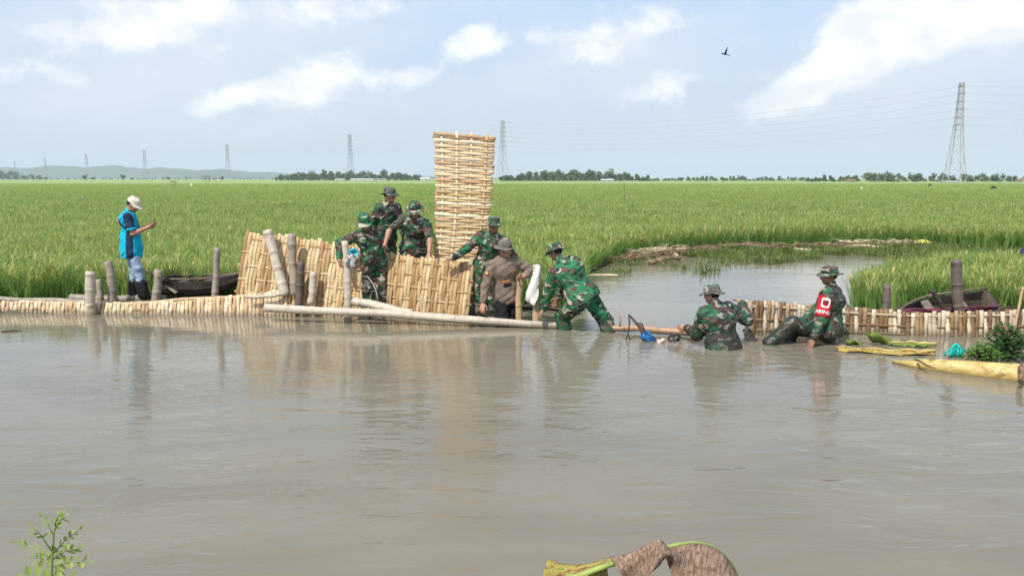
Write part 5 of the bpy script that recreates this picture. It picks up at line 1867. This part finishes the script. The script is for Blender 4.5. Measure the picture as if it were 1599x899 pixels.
# ---- turquoise net
m_turq = plain('turquoise_net', (.02, .42, .36), .6, .25, 25.0)
c = W(1492, 556, .0)
rg = random.Random(5)
mb = MB()
for k in range(26):
    a0 = rg.uniform(0, 6.28); rr = rg.uniform(.05, .15); hh = rg.uniform(.05, .16)
    pts = []
    for i in range(9):
        u = i / 8 * math.pi
        pts.append(c + Vector((math.cos(u) * rr * 1.05 * math.cos(a0 * .3) + rg.uniform(-.01, .01), math.cos(u) * rr * .6 * math.sin(a0) + rg.uniform(-.01, .01), math.sin(u) * hh + .01)))
    mb.tube(pts, .011, 5)
tag(mb.build('fishing_net', m_turq), 'turquoise net bundle floating between banana trunk and fence', 'net')

# ---- leafy bush at the edge
m_bush = leaf_material('bush_leaf', [(0, (.025, .075, .018)), (.6, (.05, .13, .03)), (1, (.12, .24, .04))], .2)
m_bush2 = leaf_material('pale_bush_leaf', [(0, (.07, .18, .03)), (1, (.16, .32, .05))], .3)
def oval_leaf(mb, p, d, L, wd_, up):
    s = d.cross(up)
    s = s.normalized() if s.length > 1e-4 else Vector((1, 0, 0))
    n = s.cross(d)
    v = [p, p + d * L * .3 + s * wd_ * .5 + n * .1 * wd_, p + d * L * .7 + s * wd_ * .42 + n * .1 * wd_, p + d * L, p + d * L * .7 - s * wd_ * .42 + n * .1 * wd_, p + d * L * .3 - s * wd_ * .5 + n * .1 * wd_, p + d * L * .5]
    mb.add(v, [(0, 1, 6), (1, 2, 6), (2, 3, 6), (3, 4, 6), (4, 5, 6), (5, 0, 6)], [(0, .5), (.3, 1), (.7, 1), (1, .5), (.7, 0), (.3, 0), (.5, .5)])
def bush(px, py, wpx, hpx, Y, n, leaf, m, label, seed, lean=0):
    rg = random.Random(seed)
    s = Y / F
    b0 = P(px, py, Y); b0.z = .0
    r_ = empty('leafy_bush', b0, label, 'bush', 'cut leafy branches floating by the fence')
    mb, st_ = MB(), MB()
    for k in range(n):
        a = rg.uniform(0, 6.28); e = rg.uniform(.05, 1.5)
        R = rg.uniform(.45, 1)
        p = b0 + Vector((math.cos(a) * math.cos(e) * R * wpx * s / 2, math.sin(a) * math.cos(e) * R * wpx * s / 2, math.sin(e) * R * hpx * s * (1 - .25 * abs(math.cos(a)))))
        d = Vector((math.cos(a) * .8 + rg.uniform(-.6, .6), math.sin(a) * .8 + rg.uniform(-.6, .6), rg.uniform(-.5, .9))).normalized()
        oval_leaf(mb, p, d, leaf * rg.uniform(.7, 1.25), leaf * .55, Vector((rg.uniform(-.5, .5), rg.uniform(-.5, .5), 1)).normalized())
        if k % 7 == 0:
            st_.tube([b0 + Vector((0, 0, -.05)), b0.lerp(p, .5) + Vector((0, 0, .03)), p], [.012, .009, .004], 5)
    o = mb.build('leaves', m, r_, False); o['kind'] = 'stuff'
    st_.build('stems', m_bark, r_)
bush(1572, 562, 75, 60, 9.1, 420, .075, m_bush, 'dark leafy bush branch at the photo edge by the fence', 1)
bush(1535, 564, 60, 30, 9.0, 380, .05, m_bush2, 'low light green leafy branch beside the turquoise net', 2)

# ---- the debris bank across the flooded corner
m_straw = plain('drifted_straw', (.25, .175, .105), .9, .45, 7.0)
m_straw2 = plain('pale_drift', (.55, .46, .30), .85, .35, 7.0)
m_dkwood = plain('sodden_wood', (.10, .075, .055), .8, .4, 6.0)
m_yel = plain('yellow_green_stalk', (.46, .44, .14), .6, .3, 6.0)
rg = random.Random(21)
def drift(px0, py0, px1, py1, r_, m, label, name='drift_log', cat='log'):
    a, c_ = W(px0, py0, .05), W(px1, py1, .06)
    return pole(a, c_, r_, r_ * .75, m, label, cat, name, bend=.05, seed=int(px0), nodes=.6, group='logs drifted onto the far bank')
drift(950, 407, 1002, 396, .085, m_yel, 'pale yellow banana stalk on the drift bank nearest the reeds')
drift(968, 398, 1000, 389, .12, m_straw2, 'thick pale banana stem end lying on the drift bank')
drift(1015, 410, 1062, 404, .07, m_straw, 'brown log at the water edge of the drift bank')
drift(1072, 395, 1112, 388, .07, m_dkwood, 'dark log joining the drift bank to the long branch')
drift(1108, 383, 1145, 381, .10, m_dkwood, 'black tree stump end at the start of the long branch')
drift(1112, 387, 1210, 385, .05, m_straw, 'long thin drift branch lying under the rice')
drift(1240, 389, 1310, 389, .06, m_straw2, 'pale drift log behind the seated soldier')
drift(1318, 386, 1380, 387, .07, m_straw2, 'pale bundle of stalks past the seated soldier')
drift(1378, 383, 1432, 381, .06, m_straw, 'brown drift stick beside the yellow bag')
drift(1330, 380, 1346, 381, .12, m_yel, 'pale green stalk lying in the rice edge past the soldier')
drift(895, 432, 965, 430, .03, m_straw2, 'thin straw stick floating at the rice corner')
drift(1010, 390, 1058, 398, .05, m_straw2, 'split pale stalk crossing the drift bank')
def litter_band(name, pts, wd_, n, mats, label, seed, z=.03, sx=.25):
    rg = random.Random(seed)
    mb = MB()
    for k in range(n):
        q = rg.random() * (len(pts) - 1)
        i = int(q)
        c_ = Vector(pts[i]).lerp(Vector(pts[i + 1]), q - i)
        p = W(c_.x, c_.y) + Vector((rg.uniform(-.2, .2), rg.gauss(0, wd_), z + rg.uniform(0, .10)))
        a = rg.uniform(-.6, .6) + (math.pi if rg.random() < .5 else 0)
        L = rg.uniform(.3, 1.3) * sx
        d = Vector((math.cos(a), math.sin(a), rg.uniform(-.15, .25))) * L
        mb.tube([p, p + d * .5 + Vector((0, 0, rg.uniform(0, .05))), p + d], [rg.uniform(.008, .02), .014, .005], 5)
    o = mb.build(name, mats)
    return tag(o, label, 'driftwood', kind='stuff')
litter_band('straw_drift', [(945, 410), (985, 404), (1040, 400), (1080, 396), (1130, 388)], .24, 300, m_straw, 'heap of drifted straw and sticks on the far bank', 1, .03, .45)
litter_band('straw_drift', [(960, 404), (1010, 400), (1060, 396)], .25, 90, m_straw2, 'pale dry stalks scattered over the drift bank', 2, .10, .4)
litter_band('straw_drift', [(1130, 388), (1230, 388), (1330, 388), (1440, 385)], .2, 300, m_straw, 'thin line of drifted straw under the far rice', 3, .03, .4)
litter_band('straw_drift', [(1300, 387), (1360, 386), (1440, 384)], .2, 60, m_straw2, 'pale stalks drifted beside the yellow bag', 4, .1, .4)
# yellow bag
c = W(1440, 384, .0)
mb = MB()
v, f = [], []
for j in range(7):
    for i in range(12):
        a = 6.283 * i / 12; e = math.pi * j / 6
        rr = 1 + .15 * math.sin(3 * a + j) + .1 * math.sin(5 * a)
        v.append(c + Vector((.30 * rr * math.sin(e) * math.cos(a), .18 * rr * math.sin(e) * math.sin(a), .08 - .11 * math.cos(e) * rr)))
for j in range(6):
    for i in range(12):
        f.append((j * 12 + i, j * 12 + (i + 1) % 12, (j + 1) * 12 + (i + 1) % 12, (j + 1) * 12 + i))
mb.add(v, f)
tag(mb.build('plastic_bag', plain('yellow_plastic', (.62, .50, .12), .45, .2, 9.0)), 'crumpled yellow plastic bag at the far bank', 'bag')
# dark blue bundle cut by the frame
c = P(1607, 394, 17.0)
mb = MB(); v = []
for j in range(7):
    for i in range(12):
        a = 6.283 * i / 12; e = math.pi * j / 6
        rr = 1 + .12 * math.sin(2 * a + j)
        v.append(c + Vector((.17 * rr * math.sin(e) * math.cos(a), .14 * rr * math.sin(e) * math.sin(a), -.16 * math.cos(e))))
mb.add(v, f)
r = empty('cloth_bundle', Vector((c.x, c.y, 0)), 'dark blue cloth bundle on a stick cut by the photo edge', 'cloth')
mb.build('cloth', plain('navy_cloth', (.02, .035, .12), .8, .3, 8.0), r)
mb = MB(); mb.tube([Vector((c.x, c.y, -.1)), c], .025, 7); mb.build('stick', m_pole_grey, r)

# ---- flooded grass and weeds floating in the corner
m_weed = leaf_material('water_weed', [(0, (.06, .10, .02)), (.6, (.14, .19, .04)), (1, (.24, .26, .07))], .25)
def weed_clump(seed):
    r = random.Random(seed); mb, mats = MB(), []
    for i in range(16):
        a = r.uniform(0, 6.28); q = r.uniform(0, .12)
        blade(mb, (q * math.cos(a * 3), q * math.sin(a * 3), 0), a, r.uniform(.10, .34), r.uniform(.3, 1.2), r.uniform(.2, 1.4), .02, 4, 0, mats, r.uniform(-.7, .7))
    return unlinked('weed_clump', mb, [m_weed], mats)
weeds = [weed_clump(60 + i) for i in range(4)]
def weed_points(poly, n, seed):
    rg = np.random.default_rng(seed)
    poly = [wxy(*p) for p in poly]
    xs, ys_ = [p[0] for p in poly], [p[1] for p in poly]
    p = np.stack([rg.uniform(min(xs), max(xs), n), rg.uniform(min(ys_), max(ys_), n)], 1)
    cl = np.sin(p[:, 0] * 1.9 + 1.2 * np.sin(p[:, 1] * 1.3)) * np.sin(p[:, 1] * 2.3 + p[:, 0]) + rg.uniform(-.7, .7, n)
    return p[inside(poly, p[:, 0], p[:, 1]) & (cl > -.15)]
wp = np.concatenate([weed_points([(1060, 398), (1110, 411), (1200, 413), (1330, 399), (1330, 388), (1130, 389)], 1500, 1), weed_points([(1330, 398), (1440, 408), (1500, 410), (1640, 400), (1640, 387), (1460, 384), (1330, 388)], 1800, 2),
                     weed_points([(925, 440), (960, 433), (1010, 416), (1000, 404), (940, 415)], 130, 3), weed_points([(1000, 418), (1120, 430), (1140, 412), (1010, 406)], 70, 4), weed_points([(1330, 484), (1325, 468), (1400, 438), (1520, 426), (1590, 420), (1600, 405), (1480, 408), (1400, 430)], 700, 5)])
n = len(wp)
instancer('water_weeds', np.concatenate([wp, np.full((n, 1), -.01)], 1), np.stack([npr.uniform(-.3, .3, n), npr.uniform(-.3, .3, n), npr.uniform(0, 6.28, n)], 1), np.repeat(npr.uniform(.5, 1.15, n)[:, None], 3, 1), npr.integers(0, 4, n), weeds, 'flooded weeds floating on the corner pond', 'weeds')

# ---- seedling in front, bottom left corner
m_seed = leaf_material('sapling_leaf', [(0, (.16, .27, .05)), (.5, (.34, .44, .10)), (1, (.60, .58, .20))], .45)
m_stem = plain('green_stem', (.22, .28, .08), .6, .2, 20.0)
Ys = 2.5
b0 = P(82, 960, Ys); b0.z = .3
r = empty('sapling', b0, 'small leafy sapling growing on the near bank in the corner', 'sapling')
mb = MB(); tip = P(88, 812, Ys)
stem = [b0, P(80, 899, Ys), P(82, 860, Ys), P(84, 832, Ys), tip]
mb.tube(stem, [.006, .005, .004, .003, .0015], 6); mb.build('stem', m_stem, r)
rg = random.Random(8)
def frond(px0, py0, px1, py1, n, L, dy):
    a, c_ = P(px0, py0, Ys), P(px1, py1, Ys + dy)
    st_ = MB(); mid = a.lerp(c_, .5) + Vector((0, 0, .012))
    pts = [a, mid, c_]
    st_.tube(pts, [.0022, .0018, .001], 5)
    fr = st_.build('frond', m_stem, r)
    d = (c_ - a).normalized()
    sd = d.cross(Vector((0, -1, .4))).normalized()
    for k in range(n):
        u = (k + .6) / n
        p = a.lerp(mid, u * 2) if u < .5 else mid.lerp(c_, u * 2 - 1)
        for s_ in ((-1, 1) if k < n - 1 else (0,)):
            mb = MB()
            dd = (d * (.45 if s_ else 1) + sd * s_ * .8 + Vector((rg.uniform(-.3, .3), rg.uniform(-.5, .5), rg.uniform(-.35, .25)))).normalized()
            oval_leaf(mb, p, dd, L * rg.uniform(.8, 1.25), L * .5, Vector((rg.uniform(-.8, .8), rg.uniform(-1, .2), 1)).normalized())
            mb.build('leaf', m_seed, fr, False)
frond(80, 872, 24, 846, 7, .022, .05); frond(82, 862, 46, 818, 6, .020, -.04); frond(82, 866, 126, 826, 6, .021, .06)
frond(81, 884, 140, 878, 7, .026, -.03); frond(80, 882, 48, 870, 4, .030, .1); frond(84, 836, 64, 806, 4, .022, .02)
frond(85, 828, 104, 806, 4, .024, .0); frond(81, 874, 124, 856, 5, .030, .08); frond(86, 820, 96, 800, 3, .020, -.02)
frond(80, 908, 30, 900, 4, .045, .05); frond(80, 910, 112, 898, 4, .045, -.05)

# ---- withered banana leaf in front
m_dry, t, b = material('withered_banana_leaf', .75, .2)
uvn = t.n('ShaderNodeUVMap')
st = t.noise(t.mapping(uvn.outputs[0], scale=(3.5, 34, 1)), 1.0, 5.0, .7, .8)
blot = t.noise(t.mapping(uvn.outputs[0], scale=(9, 7, 1)), 1.0, 5.0, .7)
cc = t.ramp(st, [(.3, (.09, .05, .03)), (.47, (.22, .14, .095)), (.6, (.36, .255, .185)), (.75, (.50, .38, .29))])
cc = t.mix(t.mapr(blot, .5, .66, 0, .75), cc, (.085, .05, .03))
link(t, cc, b.inputs['Base Color']); bump(t, b, st, .7, .006)
m_half, t, b = material('yellowing_banana_leaf', .6, .3)
uvn = t.n('ShaderNodeUVMap')
blot = t.noise(t.mapping(uvn.outputs[0], scale=(4, 5, 1)), 1.0, 6.0, .75, .4)
cc = t.ramp(blot, [(.33, (.11, .17, .03)), (.42, (.26, .28, .05)), (.49, (.42, .32, .08)), (.55, (.22, .12, .045)), (.66, (.08, .045, .025))])
link(t, cc, b.inputs['Base Color'])
m_rib = plain('leaf_midrib', (.30, .38, .10), .45, .15, 12.0)
Yb = 2.35
ribpts = [P(830, 912, Yb + .03), P(900, 899, Yb), P(935, 887, Yb - .02), P(965, 877, Yb), P(1010, 862, Yb), P(1048, 852, Yb + .01), P(1080, 847, Yb + .04), P(1110, 852, Yb + .08), P(1135, 870, Yb + .12), P(1152, 897, Yb + .15), P(1160, 930, Yb + .16)]
def smooth_path(pts, k=5):
    out = []
    for i in range(len(pts) - 1):
        a_, b_, c_, d_ = pts[max(i - 1, 0)], pts[i], pts[i + 1], pts[min(i + 2, len(pts) - 1)]
        for j in range(k):
            u = j / k
            out.append(.5 * ((2 * b_) + (c_ - a_) * u + (2 * a_ - 5 * b_ + 4 * c_ - d_) * u * u + (3 * b_ - a_ - 3 * c_ + d_) * u ** 3))
    return out + [pts[-1]]
r = empty('withered_leaf', P(1000, 960, Yb), 'withered brown banana leaf arching over the near bank', 'leaf')
rp = smooth_path(ribpts); mb = MB(); mb.tube(rp, [.010 - .0075 * (i / (len(rp) - 1)) ** 1.3 for i in range(len(rp))], 9); mb.build('midrib', m_rib, r)
def lobe(edge_a, edge_b, Ya, Yb_, m, n=12, k=9, seed=0, curl=.02, sag=.0):
    """leaf surface between two pixel polylines"""
    rg = random.Random(seed)
    edge_a = [tuple(q) for q in smooth_path([Vector(q) for q in edge_a], 4)]
    edge_b = [tuple(q) for q in smooth_path([Vector(q) for q in edge_b], 4)]
    def samp(pl, u):
        q = u * (len(pl) - 1); i = min(int(q), len(pl) - 2); return Vector((*pl[i], 0)).lerp(Vector((*pl[i + 1], 0)), q - i)
    pts = []
    for i in range(n):
        u = i / (n - 1)
        A, B = samp(edge_a, u), samp(edge_b, u)
        for j in range(k):
            v_ = j / (k - 1)
            q = A.lerp(B, v_)
            rag = rg.uniform(-2.2, 2.2) if j in (k - 1,) else 0
            pts.append(P(q.x + rag, q.y + rag * .7, Ya + (Yb_ - Ya) * v_ + curl * math.sin(u * 8 + v_ * 5 + seed) * v_ + sag * math.sin(v_ * 3.1)))
    return sheetmesh('leaf_blade', pts, k, n, m, r, .0025)
lobe([(856, 872), (880, 880), (915, 880), (958, 868)], [(845, 905), (872, 912), (905, 903), (962, 882)], Yb + .08, Yb - .01, m_half, seed=1, n=22)
lobe([(880, 910), (910, 898), (948, 886)], [(890, 935), (915, 930), (952, 915)], Yb, Yb + .06, m_half, seed=4, n=10)
lobe([(953, 871), (985, 862), (1010, 850), (1030, 841), (1050, 862)], [(975, 902), (992, 912), (1010, 903), (1028, 880), (1048, 866)], Yb - .025, Yb - .10, m_dry, seed=2, n=22, k=12, curl=.025)
lobe([(1046, 853), (1066, 848), (1085, 848), (1112, 853), (1136, 872), (1153, 900)], [(1040, 868), (1052, 905), (1070, 935), (1100, 945), (1130, 945), (1156, 935)], Yb + .03, Yb - .05, m_dry, seed=3, n=26, k=14, curl=.025, sag=-.05)
